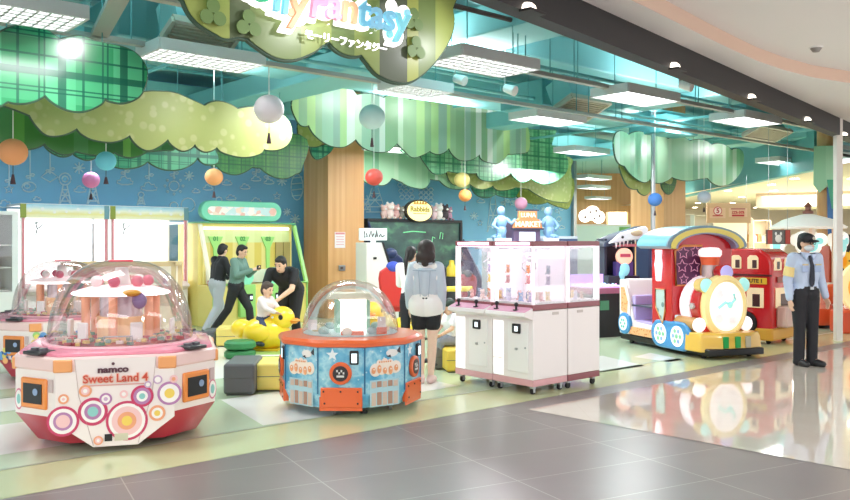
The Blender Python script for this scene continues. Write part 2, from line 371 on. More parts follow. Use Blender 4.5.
for k, (px, py) in enumerate(((527, 20), (673, 64.5), (750, 93.7), (806, 116), (843, 132.5))):
    # glowing half-disc models the lit spot on the beam's face
    dx = (px-425)/F; den = dx*bn.x+bn.y; Y = bA.dot(bn)/den; p = Vector((dx*Y, Y, 0)); p.z = BZ
    o = thing('beam_light_pool', ('half-round lit spot modelled on the dark beam, %s' % ['nearest of the row and highest', 'second of the row, above the second light panel', 'third of the row, middle of the lower run', 'fourth of the row, above the bus', 'last of the row, above the white post'][k]), 'light', p, math.atan2(bd.y, bd.x), 'lit spots along the dark beam')
    q = MB(); q.lathe([(.001, .07), (.04, .063), (.065, .04), (.078, .0), (.001, 0)], (0, -.0, .0), 16, a0=PI, a1=2*PI); q.build('light_pool', POOL_GLOW, o)
    q = MB(); q.box((0, -.05, -.012), (.22, .11, .02)); q.build('lamp_housing', BEAM, o, .004)
o = thing('smoke_detector', 'small grey ceiling detector on the white corridor ceiling', 'detector', PT(816, 47, 2.18*F/194))
q = MB(); q.lathe([(.001, -.06), (.035, -.055), (.06, -.02), (.065, 0)], n=20); q.build('detector_head', col('#8d8884', .5), o)
q = MB(); q.cyl((0, 0, -.014), (0, 0, 0), .075, n=20); q.build('mounting_ring', CW, o)
# --- right end: white post, glass panel, header, neighbouring shop
PA = G(838, 340.5)
m = MB(); m.box((PA.x, PA.y, 1.9), (.1, .12, 3.8), 0); struct(m.build('trim_4', col('#e9e3dd', .4)))
m = MB(); m.box((10.25, 21.0, 1.9), (.05, .05, 3.8)); struct(m.build('trim_5', col('#c9cccb', .3, .4)))
PEACH = col('#efd9c6', .7); CREAM = col('#f2e4d4', .7)
m = MB(); m.add([(9.2, 17.5, 3.35), (60, 17.5, 3.35), (60, 60, 3.35), (9.6, 60, 3.35)], [(0, 1, 2, 3)]); struct(m.build('ceiling_neighbour', PEACH, fix=False))
m = MB(); m.loft([[(9.0, 19.2, 3.3), (9.2, 19.2, 3.3), (9.2, 19.2, 4.9), (9.0, 19.2, 4.9)], [(9.75, 33, 3.3), (9.95, 33, 3.3), (9.95, 33, 4.9), (9.75, 33, 4.9)]]); struct(m.build('trim_6', TEAL3))
m = MB(); m.box((28, 44, 1.7), (44, .2, 3.4)); struct(m.build('wall_neighbour', CREAM))
m = MB(); m.box((19, 27, 3.1), (15, 3, .5), rz=R(-32)); struct(m.build('trim_7', col('#cbb8a8', .7)))
DL = col('#fff1dc', .4, 0, 22)
q = MB(); q.disc((0, 0, 0), .11, (0, 0, -1), .01, 16); base_dl = q.build('downlight', DL)
tag(base_dl, 'round recessed downlight glowing in the peach ceiling beyond the shop', 'light', 'downlights of the peach ceiling')
first = True
for y, n in ((20.6, 2), (22.6, 2), (25, 3), (28, 4), (32, 5), (37, 6), (42, 7)):
    for i in range(n):
        x = max(9.8, .31*y)+.9*(y % 1.7)/1.7+i*1.55
        o = base_dl if first else base_dl.copy()
        if not first: C.objects.link(o)
        first = False; o.location = (x, y, 3.345)
# ================================================================== HANGING TREE-CROWN BOARDS
GA = m_stripes('crown_stripe_grey_green', ['#a9c9a0', '#b9d99a', '#d5e8cc', '#b0d2b8', '#9abd93', '#eaf2e8', '#c2df98', '#a2bfae'], 5.5)
GB = m_stripes('crown_stripe_light', ['#a9dab3', '#c6e8c9', '#98d0a4', '#b7e2bd', '#dcf2df', '#88c09a'], 6)
GC = m_stripes('crown_stripe_dark', ['#3f7d3a', '#5a9a45', '#4d8a52', '#6fab54', '#336c40'], 6)
GD = m_stripes('crown_stripe_olive', ['#7f9355', '#93a45c', '#5f6d4a', '#a8b560', '#6f8450', '#b4bc62', '#5d6650'], 4.2)
PD = m_plaid('crown_plaid_dark', '#2f8557', '#4da274', '#154f40', 1.7, .2)
PT_ = m_plaid('crown_plaid_teal', '#35997a', '#5fb78c', '#1f6a5c', 2.4)
PC = m_plaid('crown_plaid_mid', '#5aa97c', '#86c79a', '#2f7a5c', 2.4)
FL = m_floral('crown_floral_yellow', '#a9b368', '#98a75c', '#c0c488')
FD = m_floral('crown_floral_olive', '#8f9a3f', '#7d8b35', '#b3b95a')
DK = m_plaid('crown_plaid_deep', '#3d7a44', '#4f8a48', '#2c5f40', 4.5)
EDGE = col('#3b5a45', .5)
def board(label, pts, T, mat, wires=2, th=.045, ch=1, ztop=4.9):
    P = [ONT(px, py, T) for px, py in (scallop(pts))]; ss = [p.dot(U) for p in P]; zs = [p.z for p in P]
    sm, zm = (min(ss)+max(ss))/2, (min(zs)+max(zs))/2
    o = thing('crown_board', label, 'hanging board', ST(sm, T, zm), TH, None)
    m = MB(); m.prism([(s-sm, z-zm) for s, z in zip(ss, zs)], 0, th, 'y'); b = m.build('panel', [mat], o, ang=30)
    # dark strip paints the thin shading along the cut edge
    q = MB(); n = len(P); ctr = [(s-sm, z-zm) for s, z in zip(ss, zs)]
    q.tube([(x, th/2, z) for x, z in ctr], th*.42, 5, closed=True); q.build('edge_shade', EDGE, o)
    for k in range(wires):
        x = (max(ss)-min(ss))*(.25+.5*k/max(1, wires-1))+min(ss)-sm
        tz = max((z for s, z in ctr if abs(s-x) < .35), default=0)
        w = MB(); w.cyl((x, th+.01, tz-.25), (x, th+.01, ztop-zm), .006, n=5); w.build('hanging_wire', TEAL3, o)
    return o
board('large dark green plaid crown board hanging nearest at the upper left', [(-40, 34), (0, 33), (10, 28), (24, 25), (38, 26.5), (49, 31.5), (61, 40), (67, 38), (81, 36), (94, 41), (109, 44), (126, 48), (139, 56), (147, 70), (145, 86), (138, 97), (124, 102.5), (111, 101), (105, 98), (99, 105), (83, 111), (66, 109), (53, 102), (45.5, 95), (33, 101), (20, 103), (8, 101), (-40, 98)], 8.2, PD)
board('long pale yellow floral crown board behind the dark plaid one', [(-30, 84), (60, 80), (145, 92), (157, 91.5), (175, 93), (192, 100), (205, 106), (220, 101.5), (238, 109), (258, 107), (275, 111), (288, 120), (292, 133), (288, 144), (278, 149.5), (264, 149), (258, 154.5), (243, 157), (225, 153), (217, 147), (205, 151.5), (195, 144), (182, 150.5), (168, 139), (152, 149.5), (140, 147), (130, 135), (114, 141.5), (96, 140), (84, 135), (77, 128), (63, 134.5), (48, 135), (38, 127), (30, 115), (15, 109), (0, 104), (-30, 102)], 9.2, FL, 3)
board('green striped crown board low at the far left, above the orange lantern', [(-40, 95), (0, 95), (35, 105), (60, 120), (165, 130), (175, 148), (160, 150), (147, 151), (131, 157), (115, 152), (100, 155), (76, 151), (63, 154), (50, 148), (45, 143), (33, 148), (18, 149), (0, 146), (-40, 144)], 10.0, GC)
board('teal plaid crown board with five scallops above the cyan lantern', [(45, 140), (60, 135), (200, 138), (215, 150), (218, 162), (206, 164), (198, 157), (190, 165), (177, 169.5), (162, 168.5), (148, 161), (136, 167), (119, 167.5), (103, 160), (97, 156), (86, 159.5), (73, 153), (61, 156), (48, 149)], 10.8, PT_)
board('deep green finely checked crown board left of the wooden column', [(196, 140), (300, 135), (302, 168), (295, 174), (286, 178), (273, 176), (260.6, 167.5), (252, 167), (238, 174), (225, 172), (218, 166), (210, 163)], 12.0, DK)
board('grey-green striped scalloped crown board in front of the wooden column', [(292, 106), (294, 97), (299, 88), (308, 82.5), (318, 84), (326, 92.5), (336, 86), (347, 86), (357, 95), (370, 94), (384, 98), (397, 94), (410, 100), (420, 96), (433, 97), (445, 103), (458, 102), (471, 106), (483, 108), (503, 110), (519, 117), (528, 127), (529, 150), (516, 153.5), (508, 154), (500, 162), (493, 163), (483, 160), (480, 154), (470, 160), (458, 159), (449, 148), (440, 154), (430, 151), (420, 156), (412, 157), (404, 150), (397, 143), (390, 150), (382, 152), (372, 151), (363, 147), (356, 139), (348, 145), (341, 147), (329, 145), (316, 136), (309, 125), (301, 125), (295, 116)], 13.2, GA, 4)
board('mid green plaid crown board above the yellow lantern', [(405, 130), (540, 130), (551.5, 146), (561.7, 150), (568, 160), (567, 171), (558, 180), (544, 184), (531, 178), (521, 182), (511, 173), (498, 180), (483, 180), (477, 173), (463, 173), (448, 171), (435, 174), (425, 163), (418, 151)], 14.0, PC, 3)
board('olive yellow floral crown board at the right end of the mural wall', [(440, 150), (560, 155), (571, 170), (570, 199), (561.7, 202), (546.5, 199), (529, 189), (516, 187), (501, 190.5), (493, 185.5), (481, 189), (470.6, 184), (453, 184), (446, 170)], 14.5, FL)
board('dark olive floral crown board lowest at the right end of the mural', [(510, 170), (570, 175), (570, 206), (560, 207), (548, 202), (535, 204), (522, 200), (515, 192)], 15.1, FD)
board('small deep green crown board with two scallops above the line-drawn tree', [(468, 170), (520, 172), (517, 195), (506, 197), (496, 194), (483, 197.5), (473, 190)], 15.0, PT_)
board('light green striped crown board right of the wooden column above the red lantern', [(362.5, 140), (425, 145), (440, 165), (460, 175), (470, 187), (458, 189), (448, 187), (440, 180.5), (430, 179), (425, 188), (412, 187), (402, 182), (392, 178), (384, 185), (374, 183), (363, 178)], 14.75, GB)
board('small yellow floral crown board on the face of the wooden column', [(299, 122), (312, 124), (322, 140), (319, 146), (308, 146), (300, 140)], 13.9, FL, 1)
board('small teal plaid crown board low on the face of the wooden column', [(310, 142), (320, 147), (333, 144), (332, 150), (325, 156), (317, 159), (312, 154)], 14.0, PT_, 1)
board('pale green striped crown board around the second column above the train', [(614, 144), (616, 134), (622, 131), (629, 135), (639, 131.5), (648, 135), (658, 134), (668, 139), (680, 137), (690, 141), (703, 140), (712, 145), (722, 144), (732, 150), (743, 152), (742, 170), (731, 183), (718.5, 185.5), (708, 178), (698, 179), (685.6, 180.5), (672, 177), (660, 183), (650, 179), (643, 182), (632, 175), (625, 166), (617, 160)], 10.7, GB, 4)
board('yellow-green floral crown board below the pale striped one', [(622, 160), (660, 165), (672, 176), (671, 184), (664, 181), (655, 183), (646, 195), (638, 189), (626, 183)], 10.85, FL, 1)
board('small dark green crown board at the right of the second column', [(664, 175), (676, 178), (674, 190), (668, 194), (662, 186)], 10.95, DK, 1)
bo = board('olive striped sign board with scalloped lower edge under the glowing shop name', [(172, -40), (184.7, 0), (192, 15), (202, 25), (215, 33), (225, 38), (237, 36.5), (248, 38), (260.6, 48), (276, 57), (293.5, 59), (311, 53), (321, 46), (330, 41), (336.5, 49), (349, 55), (362, 54.5), (367, 61), (377, 73), (392, 80.5), (407, 82), (420, 76), (435, 62), (448, 43), (454, 25), (453, 8), (445, -40)], 5.8, GD, 2, .06)
bo['category'] = 'sign board'
# glowing shop name: a separate lit sign fixed in front of the board
sg = thing('shop_sign', 'glowing white-edged shop name sign in pastel letters on the olive striped board', 'sign', ST(3.72, 5.70, 3.60), TH)
GLOW = col('#ffffff', .4, 0, 1.25, '#fff6fb')
cl = ['#f08aa4', '#22b87e', '#7fcfe4', '#7fcfe4', '#f0a878', '#ee8fb4', '#f0a8c8', '#f6c498', '#7cc8e6', '#90cdea', '#86cce8', '#7fd0dc']
# letters one by one, spaced like the halo
def letters(body, x0, cols, dz):
    cu = bpy.data.curves.new('w', 'FONT'); cu.size = .36; cu.shear = .12; cu.space_character = .98
    ob = bpy.data.objects.new('w', cu); C.objects.link(ob); ws = []
    for k in range(len(body)+1):
        cu.body = body[:k]+'|'; bpy.context.view_layer.update(); ws.append(ob.dimensions.x)
    bpy.data.objects.remove(ob); tot = ws[-1]-ws[0]
    for k, ch in enumerate(body):
        xc = x0-tot/2+(ws[k]-ws[0])
        bk = text(ch, .36, GLOW, sg, (xc, .055, dz[k]), ext=.03, name='light_halo', bold=.042, shear=.12, align='LEFT')
        rm = bk.modifiers.new('r', 'REMESH'); rm.mode = 'VOXEL'; rm.voxel_size = .011; sm_ = bk.modifiers.new('s', 'SMOOTH'); sm_.iterations = 14
        text(ch, .36, col(cols[k], .4, 0, .4), sg, (xc, .0, dz[k]), ext=.02, name='letter', bold=.007, shear=.12, align='LEFT')
letters('Molly', -.47, cl[:5], (.19, .02, -.03, -.04, -.06)); letters('Fantasy', .47, cl[5:], (-.02, 0, 0, 0, 0, 0, 0))
for x, z, r in ((-.14, -.10, .12), (-.58, .0, .11), (-.38, -.04, .12), (.86, -.12, .11), (.98, .08, .075), (.12, .02, .15), (.84, .12, .06)): MB().disc((x, .05, z), r, (0, -1, 0), .02, 24).build('light_halo', GLOW, sg)
for x, z, c in ((.985, .08, '#9adcf0'), (-.21, -.13, '#f7b98c'), (.79, -.14, '#8fe0e6')): MB().disc((x, .01, z), .034, (0, -1, 0), .02, 16).build('letter_ball', col(c, .4, 0, .4), sg)
text('モーリーファンタジー', .085, GLOW, sg, (.36, .03, -.275), ext=.008, name='small_lettering', bold=.002)
q = MB(); q.disc((-.80, .02, .02), .09, (0, -1, 0), .03); q.build('green_ball', col('#1fc487', .4, 0, .8), sg)
for x, z in ((-1.0, -.02), (-.85, -.24), (-.55, -.27), (1.15, -.2), (1.12, .05)):
    q = MB()
    for k in range(3):
        a = PI/2+k*2*PI/3; q.disc((x+.06*math.cos(a), .07, z+.06*math.sin(a)), .055, (0, -1, 0), .01, 14)
    q.build('clover', col('#74904f', .5), sg)
# ================================================================== PAPER LANTERNS
def lantern(what, px, py, r, D, c):
    Y = D/2*F/r; p = PT(px, py, Y); o = thing('paper_lantern', what, 'lantern', p, 0, None)
    m = MB(); pr = []
    for k in range(25):
        a = PI*k/24; pr.append((D/2*math.sin(a)*(1-.018*(k % 2))+.001, D/2*.95*math.cos(a)))
    m.lathe(pr, n=24); m.build('shade', c, o, ang=80)
    m = MB(); m.cyl((0, 0, D*.46), (0, 0, 4.9-p.z), .006, n=5); m.build('cord', WHITE, o)
    m = MB(); m.cyl((0, 0, -D*.47), (0, 0, -D*.8), .004, n=5); m.cyl((0, 0, -D*.8), (0, 0, -D*1.15), .012, .03, 8); m.build('tassel', col('#4a3038', .7), o)
LN = lambda h: col(h, .6)
lantern('big pinkish white paper lantern below the shop sign', 269, 109, 15, .35, LN('#e6dbe2'))
lantern('pale blue-white paper lantern before the striped crown over the column', 372, 117, 13, .4, LN('#cfe3e6'))
lantern('big orange paper lantern at the far left edge', 13, 152, 14, .3, LN('#f0a06a'))
lantern('cyan paper lantern under the teal plaid board', 106, 161, 10, .23, LN('#6fcbe0'))
lantern('small bright pink paper lantern above the twin prize cabinets', 91, 180, 8.5, .24, LN('#e07fb4'))
lantern('orange paper lantern above the shooting game sign', 214, 177, 9, .27, LN('#f2a46a'))
lantern('round red paper lantern just right of the wooden column', 374, 177, 9, .335, col('#e2554c', .35))
lantern('yellow paper lantern above the big screen sign', 462, 180, 8, .36, LN('#f0dc8a'))
lantern('small orange paper lantern just under the yellow one', 465, 195.5, 6.5, .28, LN('#f29a55'))
lantern('pink paper lantern above the market machine', 521, 203.5, 6.5, .3, LN('#d99ab8'))
lantern('blue paper lantern before the second wooden column', 655, 199.5, 7, .3, LN('#4f83d2'))
lantern('pale lilac paper lantern right of the second wooden column', 704, 197, 6.5, .3, LN('#d9d6ea'))
# ================================================================== CEILING LIGHT PANELS AND VENTS
LIT = col('#ffffff', .4, 0, 7.0, '#fbfdff'); FRAME = col('#d3d5d4', .45)
def panel(label, px, py, louver=False, w=1.2, d=.6):
    Y = 1.95*F/(241-py); p = PT(px, py, Y)
    o = thing('ceiling_light', label, 'ceiling light', p, TH, None)
    m = MB()
    for c, s in (((0, d/2, .05), (w, .03, .12)), ((0, -d/2, .05), (w, .03, .12)), ((w/2, 0, .05), (.03, d, .12)), ((-w/2, 0, .05), (.03, d, .12))): m.box(c, s)
    m.box((0, 0, .1), (w, d, .02)); m.build('frame', FRAME, o)
    m = MB(); m.box((0, 0, .055), (w-.04, d-.04, .015)); m.build('diffuser', LIT, o)
    if louver:
        m = MB()
        for k in range(1, 12): m.box((-w/2+w*k/12, 0, .015), (.02, d-.04, .05))
        for k in range(1, 5): m.box((0, -d/2+d*k/5, .015), (w-.04, .034, .05))
        m.build('louver', FRAME, o)
    for x in (-w*.4, w*.4):
        m = MB(); m.cyl((x, 0, .11), (x, 0, 4.9-p.z), .006, n=5); m.build('suspension_wire', TEAL3, o)
panel('louvred ceiling light panel below the beige air vent, upper left', 202, 61, True)
panel('louvred ceiling light panel nearest the dark beam, upper centre', 483, 66, True)
panel('ceiling light panel right of the louvred centre one, below the second lit spot on the beam', 636, 99)
panel('ceiling light panel farthest right above the pale striped crown', 746, 122)
panel('ceiling light panel above the striped scallop right end', 548, 121)
panel('ceiling light panel half hidden behind the striped crown and column', 396, 150, d=.8)
panel('ceiling light panel above the end of the plaid crown', 582, 153)
panel('upper of the two far ceiling lights beyond the mural wall', 592, 179)
panel('lower of the two far ceiling lights beyond the mural wall', 594, 188.5)
panel('far ceiling light before the header of the peach ceiling', 779, 163)
panel('ceiling light at the far upper left above the dark plaid board', 4, 13, True)
panel('farthest small ceiling light low beyond the mural wall end', 598, 199)
panel('ceiling light panel just above the middle of the striped scallop board', 416, 91, True, .85, .5)
VENT = col('#d3c9b2', .5)
def vent(label, px, py, z=3.85, w=1.0, d=.55):
    Y = (z-1.65)*F/(241-py); p = PT(px, py, Y); o = thing('air_vent', label, 'air vent', p, TH); o.rotation_euler = (R(-24), 0, TH)
    m = MB()
    for k in range(9): m.box((0, -d/2+.06+(d-.12)*k/8, 0), (w-.1, .02, .03), 0, Matrix.Rotation(0, 4, 'X'))
    m.build('louver', VENT, o)
    m = MB()
    for c, s in (((0, d/2, .01), (w, .05, .06)), ((0, -d/2, .01), (w, .05, .06)), ((w/2, 0, .01), (.05, d, .06)), ((-w/2, 0, .01), (.05, d, .06)), ((0, 0, .07), (w, d, .02))): m.box(c, s)
    m.build('vent_frame', col('#d3cdbd', .5), o)
    m = MB(); m.box((0, 0, .3), (w*.8, d*.8, .42)); m.build('plenum_box', TEAL2, o)
vent('beige slatted air vent above the upper left light panel', 199, 41, 3.85, .8)
vent('square beige ceiling vent between two light panels, centre', 580, 109)
vent('long slatted vent strip behind the farthest right light panel', 768, 134, 3.8, 1.3, .4)
for label, px, py in (('small white spotlight hanging near the louvred centre light', 505, 88), ('small white spotlight under the ceiling left of centre light', 455, 78), ('white ceiling speaker box hanging below the beam', 680, 84)):
    p = PT(px, py, 11.0); o = thing('spotlight', label, 'spotlight', p, TH)
    m = MB(); m.cyl((0, 0, 0), (.03, -.16, -.06), .055, .07, 14); m.build('lamp_head', WHITE, o, .008)
    m = MB(); m.cyl((0, 0, .03), (0, 0, 4.9-p.z), .008, n=6); m.cyl((0, 0, -.01), (0, 0, .06), .02, n=8); m.build('stem', TRAY, o)
# ================================================================== CLAW MACHINES (block of four)
ACR = clear(); PINK = col('#d9a3a8', .3, coat=.3); MAROON = col('#8d4a50', .3, coat=.3); CAB = col('#f1eae8', .3, coat=.2); CABS = col('#ecdcd6', .35)
LED = col('#ffffff', .4, 0, 9, '#fff7fd'); LEDP = col('#f7cfe4', .4, 0, 2.0, '#ffd9f2')
W, Dp = .605, .56
def claw_machine(label, c, rz, chute=True):
    o = thing('claw_machine', label, 'claw machine', c, rz, 'white claw machines standing back to back')
    x, y = W/2, Dp/2
    m = MB(); m.box((0, 0, .53), (W, Dp, .74)); m.build('cabinet', CAB, o, .008)
    m = MB(); m.box((0, 0, .125), (W, Dp+.004, .07)); m.build('plinth', PINK if chute else MAROON, o, .006)
    m = MB(); m.box((0, 0, .935), (W, Dp+.004, .06)); m.build('collar', MAROON, o, .006)
    m = MB(); m.box((0, 0, 1.622), (W, Dp+.004, .055)); m.build('top', [MAROON], o, .006); m = MB(); m.box((0, 0, 1.588), (W-.05, Dp-.05, .012)); m.build('lit_ceiling', LEDP, o)
    m = MB(); m.box((0, -.003, 1.62), (W-.1, Dp+.016, .03)); m.build('top_light', LEDP, o)
    m = MB()
    for a in (-1, 1):
        for b in (-1, 1): m.box((a*(x-.014), b*(y-.014), 1.28), (.028, .028, .63))
    m.build('corner_post', col('#efe6ea', .3, 0, .35, '#ffeef8'), o, .004)
    m = MB()
    m.box((0, -y+.004, 1.28), (W-.05, .006, .63)); m.box((x-.004, 0, 1.28), (.006, Dp-.05, .63)); m.box((-x+.004, 0, 1.28), (.006, Dp-.05, .63))
    m.build('glass_case', ACR, o)
    m = MB(); m.box((0, y-.006, 1.28), (W-.05, .006, .63)); m.build('lit_back', col('#f4f0f6', .3, 0, .45, '#f3ecfa'), o)  # back panel given a glow to brighten the case
    m = MB(); m.box((0, 0, .975), (W-.04, Dp-.04, .02)); m.build('prize_floor', col('#f3eef2', .4), o)
    m = MB()
    for a in (-1, 1): m.box((a*(x-.036), -y+.04, 1.28), (.012, .012, .6))
    m.build('light_strip', LED, o)
    # control shelf, sticks and buttons
    if chute:
        m = MB(); m.prism([(-y-.13, .845), (-y-.125, .885), (-y, .93), (-y, .80)], -x+.005, x-.005, 'x'); sh = m.build('control_shelf', CAB, o, .006)
        m = MB(); m.prism([(-y-.118, .889), (-y-.118, .893), (-y, .937), (-y, .93)], -x+.02, x-.02, 'x'); m.build('shelf_panel', col('#d79bb4', .35), sh)
        for k in (-.17, .12):
            m = MB(); m.cyl((k, -y-.07, .905), (k, -y-.07, .955), .012, n=10); m.sph((k, -y-.07, .965), .024, 12, 8); m.cyl((k, -y-.07, .9), (k, -y-.07, .913), .035, n=16); m.build('joystick', BLACK, sh)
    # coin door, slot and prize chute
    m = MB(); m.box((.09, -y-.006, .50), (.30, .012, .54)); cd = m.build('coin_door', col('#f4f0ee', .35), o, .004)
    m = MB(); m.box((.075, -y-.02, .70), (.115, .03, .105)); m.build('coin_slot', BLACK, cd, .01)
    m = MB(); m.box((.085, -y-.037, .70), (.045, .006, .055)); m.build('coin_display', col('#dfe8ee', .3, 0, 1.2), cd)
    m = MB(); m.box((.07, -y-.016, .48), (.03, .02, .025)); m.cyl((.2, -y-.012, .5), (.2, -y-.02, .5), .01, n=8); m.build('lock', STEEL, cd)
    if chute:
        m = MB(); m.box((-.21, -y-.004, .47), (.15, .012, .6)); ch = m.build('prize_door', col('#ffffff', .3, 0, .55, '#fdfbff'), o, .006)
        m = MB(); m.box((-.21, -y-.012, .36), (.13, .006, .012)); m.build('door_lip', CABS, ch)
    for a in (-.08, .08):
        m = MB(); m.box((x+.003, .14*a/.08*.0-.0+.1, .87), (.006, .10, .03)); 
    m = MB(); m.box((x+.003, .08, .86), (.006, .1, .03)); m.build('side_vent', col('#c9bfba', .5), o)
    m = MB(); m.box((-x-.003, .08, .86), (.006, .1, .03)); m.build('side_vent', col('#c9bfba', .5), o)
    for a in (-1, 1):
        for b in (-1, 1):
            q = MB(); q.cyl((a*(x-.06)-.012, b*(y-.06), .035), (a*(x-.06)+.012, b*(y-.06), .035), .035, n=14); w = q.build('caster', RUBBER, o)
            q = MB(); q.box((a*(x-.06), b*(y-.06), .078), (.05, .05, .03)); q.box((a*(x-.06)+.02, b*(y-.06), .05), (.006, .03, .06)); q.build('caster_fork', STEEL, w)
    # crane
    m = MB(); m.box((0, .02, 1.565), (W-.07, .03, .02)); m.box((0, 0, 1.55), (.12, .12, .05)); m.build('gantry', STEEL, o)
    m = MB(); m.cyl((0, 0, 1.54), (0, 0, 1.47), .006, n=6); m.sph((0, 0, 1.45), (.045, .045, .035), 14, 8)
    for k in range(3):
        a = k*2*PI/3; ca, sa = math.cos(a), math.sin(a)
        m.tube([(.03*ca, .03*sa, 1.44), (.085*ca, .085*sa, 1.40), (.09*ca, .09*sa, 1.35), (.035*ca, .035*sa, 1.30)], .006, 6)
    m.build('claw', col('#dfe1e6', .25, .6), o)
    return o
cm = [('white claw machine at the front left corner of the block, beside the sitting boy', 6.65+Dp/2, 6.86, TH-PI/2),
      ('white claw machine at the nearest corner of the block, facing left with lit prize door', 6.65+Dp/2, 6.245, TH-PI/2),
      ('white claw machine on a dark red plinth at the right of the block', 6.65+Dp*1.5+.02, 6.245, TH+PI/2),
      ('white claw machine hidden at the rear right of the block, seen through the glass', 6.65+Dp*1.5+.02, 6.86, TH+PI/2)]
for k, (l, s, t_, rz) in enumerate(cm): claw_machine(l, ST(s, t_, 0), rz, k < 2)
pastel = ['#e8b7b0', '#d9d3e6', '#c9a58f', '#f0e2d8', '#9fb7d8', '#e6c46a', '#d98a8a', '#b7a6c9', '#e08a4a', '#8fa0b8']
PW = [col(c, .7) for c in pastel]
def plush(label, p, k, mat, group, cat='prize toy', name='prize_toy', ear=None, rz=0):
    o = thing(name, label, cat, p, rz, group)
    m = MB(); m.sph((0, 0, .5*k), (.42*k, .38*k, .5*k), 12, 8); m.build('body', mat, o)
    m = MB(); m.sph((0, -.05*k, 1.15*k), (.42*k, .38*k, .38*k), 12, 8); h = m.build('head', mat, o)
    m = MB(); [m.sph((a*.3*k, 0, 1.5*k), (.16*k, .1*k, .17*k), 8, 6) for a in (-1, 1)]; m.build('ears', ear or mat, h)
    m = MB(); m.sph((0, -.4*k, 1.1*k), (.16*k, .1*k, .12*k), 8, 6); m.build('muzzle', WHITE, h)
    m = MB(); [m.sph((a*.36*k, -.28*k, .1*k), (.16*k, .22*k, .13*k), 8, 6) for a in (-1, 1)]; m.build('feet', mat, o)
    return o
where = ['the front left claw machine', 'the nearest claw machine', 'the right claw machine', 'the hidden rear claw machine']
for k, (l, s, t_, rz) in enumerate(cm):
    for i in range(9):
        a, b = (i % 3-1)*.16+random.uniform(-.02, .02), (i//3-1)*.15+random.uniform(-.02, .02)
        p = ST(s, t_, .986)+Matrix.Rotation(rz, 3, 'Z') @ Vector((a, b, 0))
        plush('small pastel prize toy lying on the floor of '+where[k], p, .055+.02*random.random(), PW[(i*3+k) % 10], 'prizes in '+where[k], rz=random.random()*6)
    for i in range(4):
        p = ST(s, t_, 1.16)+Matrix.Rotation(rz, 3, 'Z') @ Vector(((i % 2-.5)*.3, .14, .12*(i//2)))
        o = plush('prize toy hung on the back panel of '+where[k], p, .06, PW[(i+5+k) % 10], 'hung prizes in '+where[k], rz=rz)
